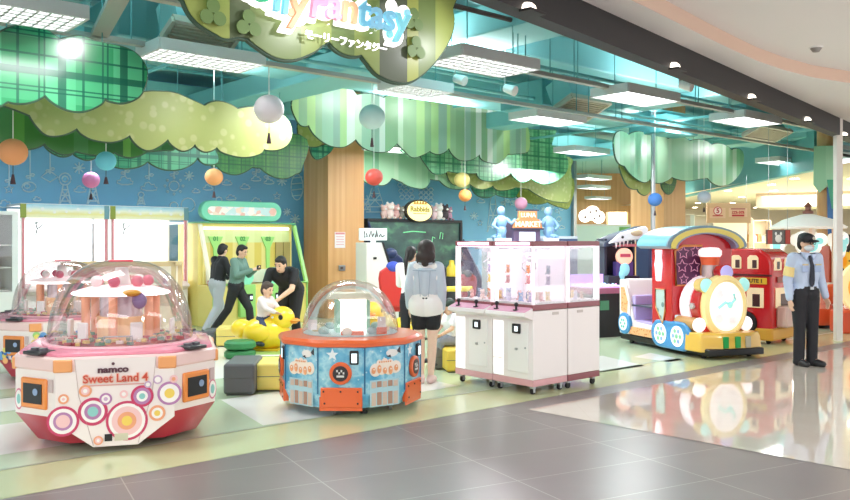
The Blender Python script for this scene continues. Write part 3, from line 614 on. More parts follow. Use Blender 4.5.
# ================================================================== CANDY MACHINE WITH RINGS
DECK = col('#e0879b', .25, coat=.4); PBAND = col('#f0cdc9', .3, coat=.3); ORG = col('#f0a468', .35, coat=.3); RED = col('#c8384c', .3, coat=.3); BODY = col('#f2e6e2', .3, coat=.3)
def octa(Rr, k): return [(-Rr+k, -Rr), (Rr-k, -Rr), (Rr, -Rr+k), (Rr, Rr-k), (Rr-k, Rr), (-Rr+k, Rr), (-Rr, Rr-k), (-Rr, -Rr+k)]
RO, KO = .77, .33
def candy_machine(label, loc, rz, sc_=1.0, balls=False):
    o = thing('candy_machine', label, 'candy machine', loc, rz); o.scale = (sc_,)*3
    oc = octa(RO, KO)
    m = MB(); m.loft([[(x, y, z) for x, y in oc] for z in (.29, .64)]); body = m.build('cabinet', BODY, o)
    small = [(x*.62, y*.62) for x, y in octa(RO, KO)]; 
    low = []
    for (x, y) in oc: low.append((x*.80, y*.80, .05))
    m = MB(); m.loft([low, [(x, y, .29) for x, y in oc]]); m.build('underside', RED, o)
    # white tapering front panels on the four flat faces
    for k in (0, 2):
        M = Matrix.Rotation(k*PI/2, 4, 'Z'); m = MB()
        m.prism([(-.44, .64), (-.30, .64), (-.30, .735), (.30, .735), (.30, .64), (.44, .64), (.44, .25), (.165, .045), (-.165, .045), (-.44, .25)], -RO-.012, -RO+.03, 'y', 0, M); m.build('front_panel', BODY, o, .004)
    m = MB(); m.loft([[(x*k, y*k, z) for x, y in octa(RO, KO)] for k, z in ((1.0, .64), (1.015, .655), (1.015, .735), (1.0, .75))]); m.build('band', PBAND, o)
    m = MB(); m.loft([[(x*k, y*k, z) for x, y in octa(RO, KO-.0)] for k, z in ((.97, .75), (.965, .775), (.92, .785))]); m.build('deck', DECK, o, .006)
    m = MB(); m.lathe([(.585, .787), (.59, .80), (.635, .80), (.64, .787)], n=40); m.build('deck_ring', col('#f3b9c4', .3), o)
    for k in range(4):
        M = Matrix.Rotation(k*PI/2, 4, 'Z')
        for a in (-1, 1):
            m = MB(); m.box((a*.385, -RO-.004, .685), (.14, .045, .1), 0, M); m.build('orange_cap', ORG, o, .012)
        M2 = Matrix.Rotation(k*PI/2+PI/4, 4, 'Z'); rr = (RO*2-KO)/math.sqrt(2)
        m = MB(); m.box((0, -rr-.006, .46), (.30, .03, .24), 0, M2); f = m.build('coin_frame', col('#ef8f43', .35, coat=.3), o, .02)
        m = MB(); m.box((0, -rr-.017, .46), (.215, .02, .155), 0, M2); m.build('coin_panel', BLACK, f)
        m = MB(); m.disc((.04, -rr-.028, .475), .028, (0, -1, 0), .004, 16, 0, M2); m.build('coin_emblem', col('#8fa3c4', .3, .4), f)
        m = MB()
        m.box((0, -rr+.04, .775), (.2, .16, .03), 0, M2); pad = m.build('button_pad', col('#2f2b2e', .35), o, .012)
        m = MB(); [m.cyl((a, -rr+.04, .79), (a, -rr+.04, .81), .035, n=16, M=M2) for a in (-.045, .045)]; m.build('button', col('#59565e', .3), pad)
        m = MB(); m.box((.19, -rr-.006, .53), (.05, .004, .10), 0, M2); m.build('notice_sticker', col('#c9b3b3', .5), o)
    for k in range(8):
        a = PI/8+k*PI/4
        if k % 2 == 0:
            q = MB(); x, y = .5*math.cos(a+PI/8), .5*math.sin(a+PI/8); q.cyl((x, y, .0), (x, y, .025), .035, .03, 12); q.cyl((x, y, .02), (x, y, .14), .014, n=8); q.build('levelling_foot', BLACK, o)
    for x, y in ((.05, -.56), (.1, .5)):
        q = MB(); q.cyl((x-.02, y, .05), (x+.02, y, .05), .05, n=16); q.box((x, y, .1), (.06, .05, .04)); q.build('caster', RUBBER, o)
    # dome and carousel inside
    Rd, Hd = .60, .70
    m = MB(); pr = [(Rd*math.cos(b)**.72 if b < PI/2 else .001, .785+Hd*math.sin(b)**1.0) for b in [PI/2*k/18 for k in range(19)]]; pr[-1] = (.001, .785+Hd)
    m.lathe(pr, n=48); m.build('dome', clear('dome_acrylic', '#fdf8f8', .07, .03, .62), o, ang=80)
    m = MB(); m.box((.0, -.1, .785+Hd-.006), (.2, .06, .02), 0, Matrix.Rotation(R(0), 4, 'X')); m.build('dome_sticker', col('#d8505e', .4), o, .006)
    m = MB(); m.lathe([(.2, .785), (.2, 1.0), (.001, 1.0)], n=28); tw = m.build('tower', col('#f0cfa0', .4, 0, .15), o)
    m = MB(); m.lathe([(.175, 1.0), (.175, 1.2)], n=28); m.build('tower_window', col('#d9d3dc', .15, .2), tw)
    m = MB(); m.lathe([(.001, 1.17), (.37, 1.185), (.40, 1.2), (.37, 1.225), (.25, 1.26), (.001, 1.27)], n=40); cp = m.build('canopy', col('#f6dde0', .35, 0, .35), o)  # faint glow put into the canopy colour to lighten it
    m = MB(); m.lathe([(.392, 1.19), (.408, 1.2), (.392, 1.212)], n=40); m.build('canopy_rim', col('#ffffff', .4, 0, 5), cp)  # rim glow added to brighten the inside of the dome
    for k in range(6):
        a = k*PI/3+.35; x, y = .30*math.cos(a), .30*math.sin(a)
        q = MB(); q.cyl((x, y, .83), (x, y, 1.19), .036, n=14); q.build('orange_post', col('#f3b592', .35), o)
        q = MB(); q.box((.43*math.cos(a+.5), .43*math.sin(a+.5), .90), (.10, .03, .15), 0, None, a+.5+PI/2); q.build('white_scoop', WHITE, o, .01)
    for k in range(7):
        a = k*2*PI/7; q = MB(); q.sph((.22*math.cos(a), .22*math.sin(a), 1.305), (.05, .05, .05), 12, 8); q.build('top_ball', col(['#d97a8c', '#f0e4e4', '#c9647c'][k % 3], .4), cp)
    q = MB(); q.cyl((0, 0, 1.27), (0, 0, 1.42), .08, .05, 16); q.build('top_post', WHITE, cp)
    q = MB(); q.sph((.16, -.36, 1.15), (.06, .05, .07), 12, 8); q.build('purple_mascot_ball', col('#9a7fb0', .4), cp)
    q = MB(); q.sph((.10, -.37, 1.215), (.075, .06, .03), 12, 8); q.build('orange_cap_ornament', col('#f2b23c', .4), cp)
    # sweets heaped on the turntable
    q = MB(); rnd = random.Random(3)
    for k in range(170):
        a = rnd.random()*2*PI; r = .25+.27*math.sqrt(rnd.random()); q.box((r*math.cos(a), r*math.sin(a), .80+rnd.random()*.035), (.05, .035, .025), rnd.randrange(6), None, rnd.random()*3)
    q = q.build('sweets', [col(c, .4) for c in ('#e8d48a', '#5f9a7c', '#c9606c', '#f0e6dc', '#8fb0a0', '#e0b0a0')], o); q['kind'] = 'stuff'
    q = MB(); q.tube([(-.11, -.50, .80), (-.11, -.50, .87), (.11, -.50, .87), (.11, -.50, .80)], .007, 6); q.build('prize_gate', STEEL, o)
    return o, body
cnd, cb = candy_machine('large white and pink domed candy machine with ring pattern, nearest at the front left', (-2.65, 7.25, 0), R(17))
# ring pattern printed on its front and right faces
rc = {'r': '#c93f66', 'p': '#b77fae', 'w': '#f6efec', 'o': '#eda37c', 'y': '#f0cf62', 't': '#8fc9c4', 'k': '#f2c4c4', 'l': '#caa9c8'}
def rings(px, py, radii, cols, face='f', off=0):
    q = MB()
    for k, (r, c) in enumerate(zip(radii, cols)):
        if face == 'f':
            x, z = (px-119.5)*.0078, 1.65-(py-241)*.0078; q.disc((x, -RO-.0145-off-.0012*k, z), r*.0078, (0, -1, 0), .001, 32, k)
    q.build('ring_print', [col(rc[c], .35) for c in cols], cnd)
for i, a in enumerate(((130, 422, (20, 17.5, 14.5, 9, 5), 'rwkoy'), (98, 411, (14, 11, 8, 5), 'rwpt'), (70.5, 419, (15, 12.5, 9, 6.5), 'rwpk'), (144.5, 398, (11, 8.5, 5.5, 3), 'rpwt'), (110, 399, (6, 4, 2), 'pwl'), (171, 396.5, (12, 9.5, 5), 'pwy'), (91, 390, (6, 4, 2), 'okw'), (159.5, 382, (4.5, 3), 'lw'), (159, 416, (8, 5.5, 3), 'owy'), (71, 397, (5, 3, 1.5), 'owk'), (150, 386.5, (3.5, 2), 'lw'), (127, 395, (4, 2), 'kw'), (103, 440, (4.5, 3, 1.5), 'okw'), (175, 382, (4, 2), 'ko'))):
    rings(a[0], a[1], a[2], a[3], 'f', .0005*i)
for px_, py_, k_ in ((199, 395, 1), (40, 399, -1)):
    M2 = Matrix.Rotation(k_*PI/4, 4, 'Z'); rr = (RO*2-KO)/math.sqrt(2); q = MB()
    for j, (r, c) in enumerate(((.085, 0), (.07, 1), (.04, 2))): q.disc((-.19*-k_ if k_ < 0 else .2, -rr-.002-.001*j, .40), r, (0, -1, 0), .001, 24, j, M2, .55)
    q.build('ring_print', [col('#d9849c', .4), col('#f6efec', .4), col('#8fc9c4', .4)], cnd)
text('namco', .068, col('#5c3640', .4), cnd, (-.02, -RO-.02, .645), name='maker_lettering', bold=.003, sx=1.25)
q = MB(); q.disc((-.02, -RO-.014, .69), .012, (0, -1, 0), .004, 12); q.build('maker_mark', col('#5c3640', .4), cnd)
text('Sweet Land 4', .088, col('#f1c0ac', .4), cnd, (.0, -RO-.018, .575), name='title_halo', bold=.007, sx=1.0)
text('Sweet Land 4', .088, col('#cf4f3c', .4), cnd, (.0, -RO-.0235, .575), name='title_lettering', bold=.001, sx=1.0)
q = MB(); q.box((0, -RO-.016, .525), (.42, .003, .010)); q.build('title_line', col('#d9a39a', .4), cnd)
q = MB(); q.box((-.055, -RO-.017, .115), (.055, .006, .055)); q.build('certificate_sticker', BLACK, cnd)
q = MB(); q.box((.04, -RO-.017, .115), (.1, .006, .055)); q.build('rating_plate', col('#cfc9b0', .4), cnd)
for a in (-1, 1):
    q = MB(); q.tube([(a*.30, -RO-.014, .735), (a*.27, -RO-.014, .45), (a*.165, -RO-.014, .06)], .0025, 4); q.build('panel_seam', col('#c9b4b0', .4), cnd)
rear, _ = candy_machine('domed candy machine covered in printed coloured balls, behind the large one at far left', (-4.55, 10.4, 0), R(30), .95)
q = MB(); rnd = random.Random(5)
for k in range(46):
    x = -.30+rnd.random()*.5; q.disc((x-.1, -RO-.0135-.0007*k, .30+rnd.random()*.30), .03+.02*rnd.random(), (0, -1, 0), .0006, 14, k % 5)
q.build('ball_print', [col(c, .4) for c in ('#3f74b8', '#e8d86a', '#6fa6d8', '#9acb7c', '#f0b070')], rear)
q = MB(); q.prism([(-.22, .60), (.0, .60), (-.02, .46), (-.18, .46)], -RO-.052, -RO-.046, 'y'); q.build('basket_print', col('#b9d9b4', .4), rear)
q = MB(); rnd = random.Random(9)
for k in range(40):
    M2 = Matrix.Rotation(-PI/4, 4, 'Z'); q.disc((-.22+.44*rnd.random(), -.857-.0006*k, .27+rnd.random()*.14), .025+.015*rnd.random(), (0, -1, 0), .0005, 12, k % 5, M2)
q.build('ball_print', [col(c, .4) for c in ('#3f74b8', '#e8d86a', '#6fa6d8', '#9acb7c', '#f0b070')], rear)
# ================================================================== BLUE TEN-SIDED DOME MACHINE
t = NT('sea_print', .3, .3)
n = t.noise(7, None, 3); n2 = t.vor('3D', 16, None, 'Distance')
c = t.ramp(n, [(.3, '#3f97c4'), (.48, '#6fb9d8'), (.6, '#a9d9e8'), (.7, '#5fb0d0')], 'LINEAR')
SEA = t.done(t.mix(t.math('MULTIPLY', t.math('LESS_THAN', n2, .16), .6), c, '#e0eef0'))
OR2 = col('#e0622c', .3, coat=.3)
ND = 10; RD = .72; ctr = Vector((-.755, 8.4, 0))
va = math.atan2(-ctr.y, -ctr.x)          # direction to the camera
dm = thing('dome_game', 'blue sea-printed ten-sided dome game machine with orange rim, centre left', 'dome game', ctr, 0)
A0 = va+R(10.5)
def dec(r): return ring(ND, r, A0)
m = MB(); m.loft([[(x*k, y*k, z) for x, y in dec(RD)] for k, z in ((.9, .085), (.985, .22), (.985, .66))]); m.build('cabinet', SEA, dm)
m = MB(); m.loft([[(x*k, y*k, z) for x, y in dec(RD)] for k, z in ((.99, .655), (1.02, .665), (1.02, .70), (.98, .725), (.70, .73))]); m.build('rim', OR2, dm)
m = MB(); m.lathe([(.001, .737), (.47, .739), (.475, .732)], n=36); m.build('play_field', col('#cfe6e8', .3), dm)
m = MB(); m.lathe([(.485*math.cos(b)**.9+.001, .73+.53*math.sin(b)) for b in [PI/2*k/16 for k in range(17)]], n=44); m.build('dome', clear('dome_acrylic', '#fdf8f8', .07, .03, .62), dm, ang=80)
for k in range(ND):      # face k between vertex k and k+1
    a = A0+(k+.5)*2*PI/ND; ap = RD*.985*math.cos(PI/ND); rz = a+PI/2
    M = Matrix.Translation((ap*math.cos(a), ap*math.sin(a), 0)) @ Matrix.Rotation(rz, 4, 'Z')
    q = MB(); q.box((-.217, .0, .44), (.012, .014, .43), 0, M); q.build('corner_seam', col('#2f6f94', .4), dm)
    kind = k % 2
    if kind == 1:                        # service face: round coin return, display, orange kick plate
        q = MB(); q.disc((0, .0, .42), .105, (0, -1, 0), .035, 32, 0, M); rr_ = q.build('coin_ring', OR2, dm, .008)
        q = MB(); q.disc((0, -.03, .42), .072, (0, -1, 0), .01, 28, 0, M); q.build('coin_plate', col('#2f2626', .3), rr_)
        q = MB(); [q.box((-.03+.02*j, -.042, .445-.02*(j % 2)), (.014, .004, .02), 0, M) for j in range(4)]; q.box((0, -.042, .395), (.07, .004, .018), 0, M); q.build('coin_lettering', col('#d9d6d2', .3), rr_)
        q = MB(); q.box((.125, -.008, .565), (.085, .03, .13), 0, M); ds = q.build('payment_reader', BLACK, dm, .012)
        q = MB(); q.box((.127, -.025, .562), (.05, .006, .085), 0, M); q.build('reader_screen', col('#dff0fa', .3, 0, 1.2), ds)
        q = MB(); q.prism([(-.19, .10), (.20, .10), (.20, .285), (-.19, .285)], -.022, .03, 'y', 0, M @ Matrix.Translation((0, .004, 0)) @ Matrix.Rotation(R(0), 4, 'X')); pl = q.build('kick_plate', OR2, dm, .01)
        q = MB(); [q.disc((x, -.02, z), .009, (0, -1, 0), .006, 8, 0, M) for x, z in ((-.16, .25), (0, .25), (.16, .25), (-.15, .14), (.16, .14))]; q.build('screw', BLACK, pl)
        q = MB(); 
        for j in range(10):
            r_ = .06 if j % 2 == 0 else .025; 
        st = [((.06 if j % 2 == 0 else .026)*math.sin(PI*j/5)-.08, (.06 if j % 2 == 0 else .026)*math.cos(PI*j/5)+.59) for j in range(10)]
        q.prism(st, -.004, .0, 'y', 0, M); q.build('starfish_print', col('#e6eef0', .4), dm)
    else:                                # logo face
        q = MB(); [q.disc((x, -.0005*i_, z), r_, (0, -1, 0), .004, 18, 0, M) for i_, (x, z, r_) in enumerate(((-.10, .44, .062), (-.03, .455, .066), (.05, .45, .066), (.12, .455, .06), (.0, .51, .035), (-.06, .505, .03), (.06, .505, .03)))]; lg = q.build('logo_print', col('#f2e4d6', .4), dm)
        q = MB()
        for j in range(5):
            xc, zc, hh = -.125+.062*j, .435+.012*math.sin(j*1.9), .035+.012*(j % 2); q.disc((xc, -.0085, zc), .026, (0, -1, 0), .002, 14, 0, M, .85, hh/.03); q.disc((xc+.003, -.0105, zc+.012), .008, (0, -1, 0), .002, 8, 1, M)
        for j in range(6): q.disc((-.06+.024*j, -.0085, .512), .009, (0, -1, 0), .002, 8, 0, M)
        q.build('logo_lettering', [col('#e6a070', .4), col('#f2e4d6', .4)], lg)
        q = MB()
        q.box((0, -.0015, .22), (.32, .003, .25), 2, M)
        for z, hh in ((.30, .055), (.165, .12)):
            for j in range(5): q.box((-.12+.06*j, -.004, z+.004*(j % 2)), (.048, .004, hh), (j+int(z*10)) % 2, M)
        q.build('prize_picture_print', [col('#a98470', .45), col('#c9b4a4', .45), col('#a9cbd4', .45)], dm)
        q = MB(); q.disc((.08, -.002, .59), .05, (0, -1, 0), .004, 16, 0, M, 1.3, .7); q.prism([(.13, .60), (.17, .645), (.175, .58)], -.006, .0, 'y', 1, M); q.prism([(.02, .56), (.07, .545), (.06, .575)], -.0065, .0, 'y', 1, M); q.build('diver_print', [col('#e9e6e2', .4), col('#3b3f48', .4)], dm)
    if k in (4, 9, 6, 1):
        q = MB(); q.prism([(-.2, .07), (.2, .07), (.2, .12), (-.2, .20)], -.01, .0, 'y', 0, M); q.build('corner_guard', OR2, dm)
for a in (0, 1.2, 2.5, 3.7, 5.0):
    x, y = .5*math.cos(va+a-.3), .5*math.sin(va+a-.3)
    q = MB(); q.cyl((x-.015, y, .045), (x+.015, y, .045), .045, n=14); q.box((x, y, .085), (.05, .04, .03)); q.build('caster', col('#8b8b88', .5), dm)
q = MB(); q.cyl((.17, -.45, 0), (.17, -.45, .1), .012, n=8); q.cyl((.17, -.45, 0), (.17, -.45, .02), .035, n=12); q.build('levelling_foot', BLACK, dm)
# inside the dome: lit tower with roof, treasure chest pieces
q = MB(); q.box((.02, .0, .90), (.26, .22, .34), 0, None, .2); q.build('lit_tower', col('#f6f4ef', .3, 0, 1.7, '#fff9f2'), dm, .01)
q = MB(); q.box((-.13, -.02, .89), (.045, .24, .33), 0, None, .2); q.box((.16, .04, .89), (.045, .24, .33), 0, None, .2); q.build('tower_pillar', col('#9fcdb8', .4), dm, .01)
q = MB(); q.loft([ring_ for ring_ in ([(-.24, -.16, 1.07), (.24, -.12, 1.07), (.22, .18, 1.07), (-.26, .14, 1.07)], [(-.2, -.12, 1.13), (.2, -.1, 1.13), (.18, .14, 1.13), (-.22, .1, 1.13)])]); q.build('tower_roof', col('#e0dfc6', .4), dm, .01)
for k in range(8):
    a = k*PI/4; q = MB(); q.sph((.34*math.cos(a), .34*math.sin(a), .765), (.055, .055, .045), 10, 7); q.build('shell', col(['#d9c9a8', '#a8c4c0', '#e6d9c9', '#8fa6a4'][k % 4], .5), dm)
q = MB(); q.box((-.36, -.17, .82), (.09, .004, .1)); q.box((.33, -.28, .86), (.08, .004, .1)); q.build('rule_card', WHITE, dm)
q = MB(); q.box((.33, -.24, .765), (.1, .08, .08)); q.box((.05, -.33, .75), (.22, .06, .05)); q.build('coin_pusher', OR2, dm, .006)
# ================================================================== TALL PRIZE CABINETS, LEFT
LITW = col('#ffffff', .4, 0, 1.7, '#fbffff')
t = NT('header_print', .4); z = t.math('ADD', t.z, t.math('MULTIPLY', t.noise(3), .10))
HEAD = t.done(t.ramp(z, [(0, '#e9dc6c'), (.55, '#e9dc6c'), (.56, '#f3efc0'), (.60, '#d7ecf0'), (.67, '#7db7d6')], 'LINEAR'))
HEADM = NT('header_band_print', .4)
zz = HEADM.math('ADD', HEADM.math('MULTIPLY_ADD', HEADM.z, 4.1, -8.55), HEADM.math('MULTIPLY', HEADM.noise(5), .25))
HEAD = HEADM.done(HEADM.ramp(zz, [(.05, '#f4f0d0'), (.3, '#efe49a'), (.55, '#f4f2e2'), (.78, '#c5e2ee'), (1, '#8fc4de')], 'LINEAR'))
def prize_cabinet(label, s, tt, w=1.5, h=2.3, head=True):
    o = thing('prize_cabinet', label, 'prize cabinet', ST(s, tt), TH)
    d = .9
    m = MB(); m.box((0, 0, .42), (w, d, .84)); m.build('base_cabinet', col('#efe9ea', .35), o, .01)
    m = MB(); m.box((0, .0, h-.02), (w, d, .04)); m.box((0, d/2-.02, 1.5), (w, .04, h-.84)); m.build('shell', WHITE, o)
    m = MB(); m.box((0, d/2-.05, 1.45), (w-.1, .02, 1.18)); m.build('lit_back', LITW, o)
    m = MB(); m.box((0, -.02, h-.30), (w-.1, d-.12, .03)); m.build('lit_ceiling', LITW, o)
    if head:
        m = MB(); m.box((0, -d/2+.02, h-.13), (w, .06, .24)); hd = m.build('header', HEAD, o, .006)
        rnd = random.Random(s)
        for k in range(7): MB().disc((-.6+.2*k, -d/2-.011, h-.12+.03*math.sin(k*2)), .022+.01*rnd.random(), (0, -1, 0), .003, 10).build('header_figure', WHITE, hd)
        for a in (-1, 1):
            m = MB(); m.box((a*(w/2-.04), -d/2-.005, h-.13), (.09, .03, .24)); m.build('header_corner', col('#8f9a3a', .4) if a < 0 else col('#6f9aa8', .4), hd)
    for a in (-1, 1):
        m = MB(); m.box((a*(w/2-.045), -d/2+.03, 1.44), (.05, .05, 1.22)); m.build('post', col('#d98a94', .35), o, .006)
        m = MB(); m.box((a*(w/2-.01), -d/2+.03, 1.44), (.02, .05, 1.22)); m.build('post_edge', WHITE, o)
    m = MB(); m.box((0, -d/2+.01, 1.44), (w-.14, .006, 1.2)); m.build('glass_front', clear(), o)
    m = MB(); m.box((0, 0, .86), (w-.04, d-.04, .03)); m.build('prize_floor', col('#f6eff0', .4), o)
    m = MB(); m.prism([(-d/2-.2, .78), (-d/2-.2, .82), (-d/2, .88), (-d/2, .7)], -w/2+.05, w/2-.05, 'x'); m.build('control_shelf', col('#f0dcdc', .35), o, .008)
    m = MB(); m.tube([(-.47, -.3, 1.98), (-.44, -.3, 1.86), (-.47, -.3, 1.74)], .014, 6); m.tube([(-.44, -.3, 1.86), (-.33, -.3, 1.95)], .014, 6); m.cyl((-.45, -.3, 1.95), (-.45, -.3, 2.02), .025, n=10); m.build('claw', col('#5f6f6c', .45), o)
    return o
prize_cabinet('left one of the twin tall white prize cabinets with blue and yellow header', 4.78, 15.7)
prize_cabinet('right one of the twin tall white prize cabinets, beside the yellow shooting game', 6.31, 15.7)
lc = thing('capsule_cabinet', 'lower white glass cabinet full of pale prizes at the far left edge', 'prize cabinet', ST(3.35, 15.5), TH)
m = MB(); m.box((0, 0, .4), (1.2, .8, .8)); m.build('base_cabinet', WHITE, lc, .01)
m = MB(); m.box((0, .38, 1.45), (1.2, .04, 1.3)); m.box((0, 0, 2.12), (1.2, .8, .06)); m.box((-.58, 0, 1.45), (.05, .8, 1.3)); m.box((.56, 0, 1.45), (.1, .8, 1.3)); m.build('shell', col('#eef0f0', .35), lc)
m = MB(); m.box((0, -.39, 1.45), (1.1, .006, 1.3)); m.build('glass_front', ACR, lc)
for z in (.82, 1.2, 1.58):
    m = MB(); m.box((0, 0, z), (1.08, .7, .02)); m.build('shelf', WHITE, lc)
for z in (.83, 1.21, 1.59):
    for k in range(5): plush('pale soft prize standing on a shelf of the low cabinet at far left', ST(3.35-.35+.18*k, 15.5, z+.006), .09, PW[(k+int(z*3)) % 4], 'soft prizes in the low left cabinet', rz=TH)
# cream show cabinet behind the candy machine
cc = thing('show_cabinet', 'low cream wooden-framed glass show cabinet seen behind the big clear dome', 'show cabinet', (-4.5, 12.4, 0), R(8))
m = MB(); m.box((0, 0, .35), (1.6, .7, .7)); m.build('base_cabinet', col('#efe3cf', .4), cc, .01)
m = MB()
for a in (-1, 1):
    for b in (-1, 1): m.box((a*.77, b*.32, 1.0), (.06, .06, .65))
m.box((0, -.32, 1.31), (1.6, .06, .06)); m.box((0, .32, 1.31), (1.6, .06, .06)); m.box((.77, 0, 1.31), (.06, .7, .06)); m.box((-.77, 0, 1.31), (.06, .7, .06)); m.build('wood_frame', col('#d9bf93', .45), cc)
m = MB(); m.box((0, -.33, 1.0), (1.5, .006, .6)); m.build('glass_front', ACR, cc)
m = MB(); m.box((0, .33, 1.0), (1.5, .02, .6)); m.box((0, 0, .99), (1.46, .6, .015)); m.build('inner_shelf', col('#f6efe0', .4), cc)
for k in range(6): plush('small dark and pink prize inside the cream show cabinet', Vector((-4.5, 12.4, 1.0))+Matrix.Rotation(R(8), 3, 'Z') @ Vector((-.6+.24*k, 0, 0)), .085, [PW[6], col('#6f5a52', .6), PW[1]][k % 3], 'prizes in the cream show cabinet', rz=R(8))
# ================================================================== YELLOW SHOOTING GAME
YEL = col('#ead67e', .4); LIME = col('#9fd67a', .35); MINT = col('#8fe3c4', .35)
sh = thing('shooting_game', 'wide yellow shooting game with green edges and lit pill-shaped sign', 'shooting game', ST(8.2, 14.6), TH)
w = 2.1
m = MB(); m.box((0, .1, .40), (w, .6, .80)); m.build('base_cabinet', YEL, sh, .015)
m = MB(); m.box((0, .85, 1.0), (w, .9, 2.0)); m.build('back_cabinet', YEL, sh, .01)
m = MB(); m.prism([(-w/2+.08, .82), (w/2-.08, .82), (w/2-.08, 1.92), (-w/2+.08, 1.92)], .38, .40, 'y'); t = NT('game_back_print', .4)
c = t.mix(t.stripe(t.x, 3.1, .5), '#d9c05e', '#e6d488'); c = t.mix(t.math('MULTIPLY', t.math('GREATER_THAN', t.z, 1.62), .7), c, '#d8e8b0')
m.build('game_screen', t.done(c), sh)
for k, (x, n) in enumerate(((-.70, '01'), (-.12, '02'), (.46, '03'))):
    m = MB(); m.prism([(x-.16, 1.74), (x+.16, 1.74), (x+.05, 1.5), (x+.04, 1.1), (x-.04, 1.1), (x-.05, 1.5)], .35, .38, 'y'); g_ = m.build('target_funnel', LIME, sh, .01)
    text(n, .12, col('#4f9a50', .4), g_, (x, .345, 1.69), name='target_number', bold=.004)
m = MB(); [m.box((x, .36, 1.35), (.16, .03, .55)) for x in (.72, .9)]; m.build('dark_panel', col('#a9945a', .4), sh)
m = MB(); m.box((0, .37, 1.9), (w-.2, .05, .05)); m.build('light_strip', col('#ffffff', .4, 0, 1.6), sh)
for a in (-1, 1):
    m = MB(); m.prism([(-.2, .80), (-.12, .80), (.36, 1.98), (.28, 1.98)], a*w/2-.035, a*w/2+.035, 'x'); m.build('slanted_edge', col('#f3ecd0', .35) if a < 0 else LIME, sh, .01)
    m = MB(); m.tube([(a*(w/2-.02), -.215, .03), (a*(w/2-.02), -.215, .82), (a*(w/2-.35), -.215, .82)], .022, 8); m.build('edge_tube', LIME, sh)
m = MB(); m.box((0, .6, 2.01), (w+.02, .7, .03)); m.build('top_edge', col('#5aa37a', .4), sh)
def pill(L, H, n=10): return [(L/2-H/2+H/2*math.cos(a), H/2*math.sin(a)) for a in [-PI/2+PI*i/n for i in range(n+1)]]+[(-L/2+H/2+H/2*math.cos(a), H/2*math.sin(a)) for a in [PI/2+PI*i/n for i in range(n+1)]]
m = MB(); m.prism([(x-.14, z+2.24) for x, z in pill(1.78, .40)], .30, .46, 'y'); si = m.build('sign_frame', col('#7fd8b8', .4), sh, .02)
t = NT('sign_print', .4); c = t.ramp(t.sepr(t.vor('3D', 9)), [(0, '#f4ece6'), (.3, '#dfe3ea'), (.5, '#f0d4c4'), (.7, '#c9dfe0'), (.85, '#e9b9ac')])
t.n.links.new(c, t.b.inputs['Emission Color']); t.b.inputs['Emission Strength'].default_value = .12
m = MB(); m.prism([(x-.14, z+2.24) for x, z in pill(1.52, .17)], .285, .31, 'y'); m.build('sign_face', t.done(c), si)
m = MB(); m.box((-.15, .4, 2.03), (1.3, .1, .05)); m.build('sign_foot', col('#3e8c86', .4), si)
for x in (-.35, .35):
    m = MB(); m.box((x, -.24, .5), (.34, .1, .62)); pd = m.build('gun_console', LIME, sh, .015)
    m = MB(); m.box((x, -.295, .56), (.2, .02, .14)); m.build('coin_slot', BLACK, pd, .005)
    m = MB(); [m.box((x-.06+.12*j, -.308, .56), (.05, .01, .06)) for j in range(2)]; m.build('slot_light', col('#dff0ff', .4, 0, 1.2), pd)
    m = MB(); m.prism([(x+p[0], .95+p[1]) for p in pill(.46, .36)], -.12, -.06, 'y'); m.build('shield', MINT, pd, .02)
m = MB(); m.box((.0, .36, .95), (w-.3, .2, .26)); m.build('target_bed', col('#e8e6da', .5), sh)
# ================================================================== BIG SCREEN GAME
NAVY = col('#1d2c58', .4); DARK = col('#24262c', .4)
bs = thing('screen_game', 'big dark projection screen game with yellow oval sign on top', 'screen game', ST(12.77, 14.9), TH)
w = 2.95
t = NT('screen_picture', .25); n = t.noise(2.2, t.scalev((1, 1, 1.6)), 4)
c = t.ramp(n, [(.3, '#39474a'), (.55, '#46615a'), (.68, '#5a8a6c'), (.8, '#47565a')], 'LINEAR')
t.n.links.new(c, t.b.inputs['Emission Color']); t.b.inputs['Emission Strength'].default_value = .22
SCR = t.done(c)
m = MB(); m.box((0, .25, 1.3), (w-.12, .04, 1.6)); m.build('screen', SCR, bs)
m = MB(); m.box((0, .28, 2.13), (w, .2, .07)); m.box((0, .28, .48), (w, .2, .07)); m.box((-w/2+.03, .28, 1.06), (.07, .2, 2.1)); m.box((w/2-.03, .28, 1.06), (.07, .2, 2.1)); m.build('screen_frame', DARK, bs, .008)
m = MB(); m.prism([(.15, 2.1), (.15, .03), (-.75, .03), (-.6, .6)], -w/2-.03, -w/2+.03, 'x'); m.build('side_wing', NAVY, bs, .01)
m = MB(); m.prism([(.15, 1.7), (.15, .03), (-.75, .03), (-.6, .6)], w/2-.03, w/2+.03, 'x'); m.build('side_wing', NAVY, bs, .01)
m = MB(); m.box((0, -.2, .10), (w, .9, .14)); m.build('platform', col('#2b2d38', .5), bs)
q = MB()
for pts in ([(.2, 1.55), (.28, 1.62), (.3, 1.5), (.36, 1.62)], [(.5, 1.6), (.52, 1.75), (.6, 1.72)], [(.75, 1.7), (.78, 1.86), (.86, 1.84), (.84, 1.7)], [(-.4, 1.85), (-.1, 1.88), (.3, 1.86)], [(.0, 1.35), (.06, 1.45), (.12, 1.36), (.2, 1.48), (.26, 1.38)]): q.tube([(x, .225, z) for x, z in pts], .012, 4)
q.build('screen_scribble', col('#7fd89a', .4, 0, .6), bs)
m = MB(); m.prism([(.30*math.cos(a), 2.36+.27*math.sin(a)) for a in [2*PI*i/28 for i in range(28)]], .1, .2, 'y'); os_ = m.build('oval_sign', col('#3a2c22', .4), bs, .01)
os_.scale = (1.42, 1, 1)
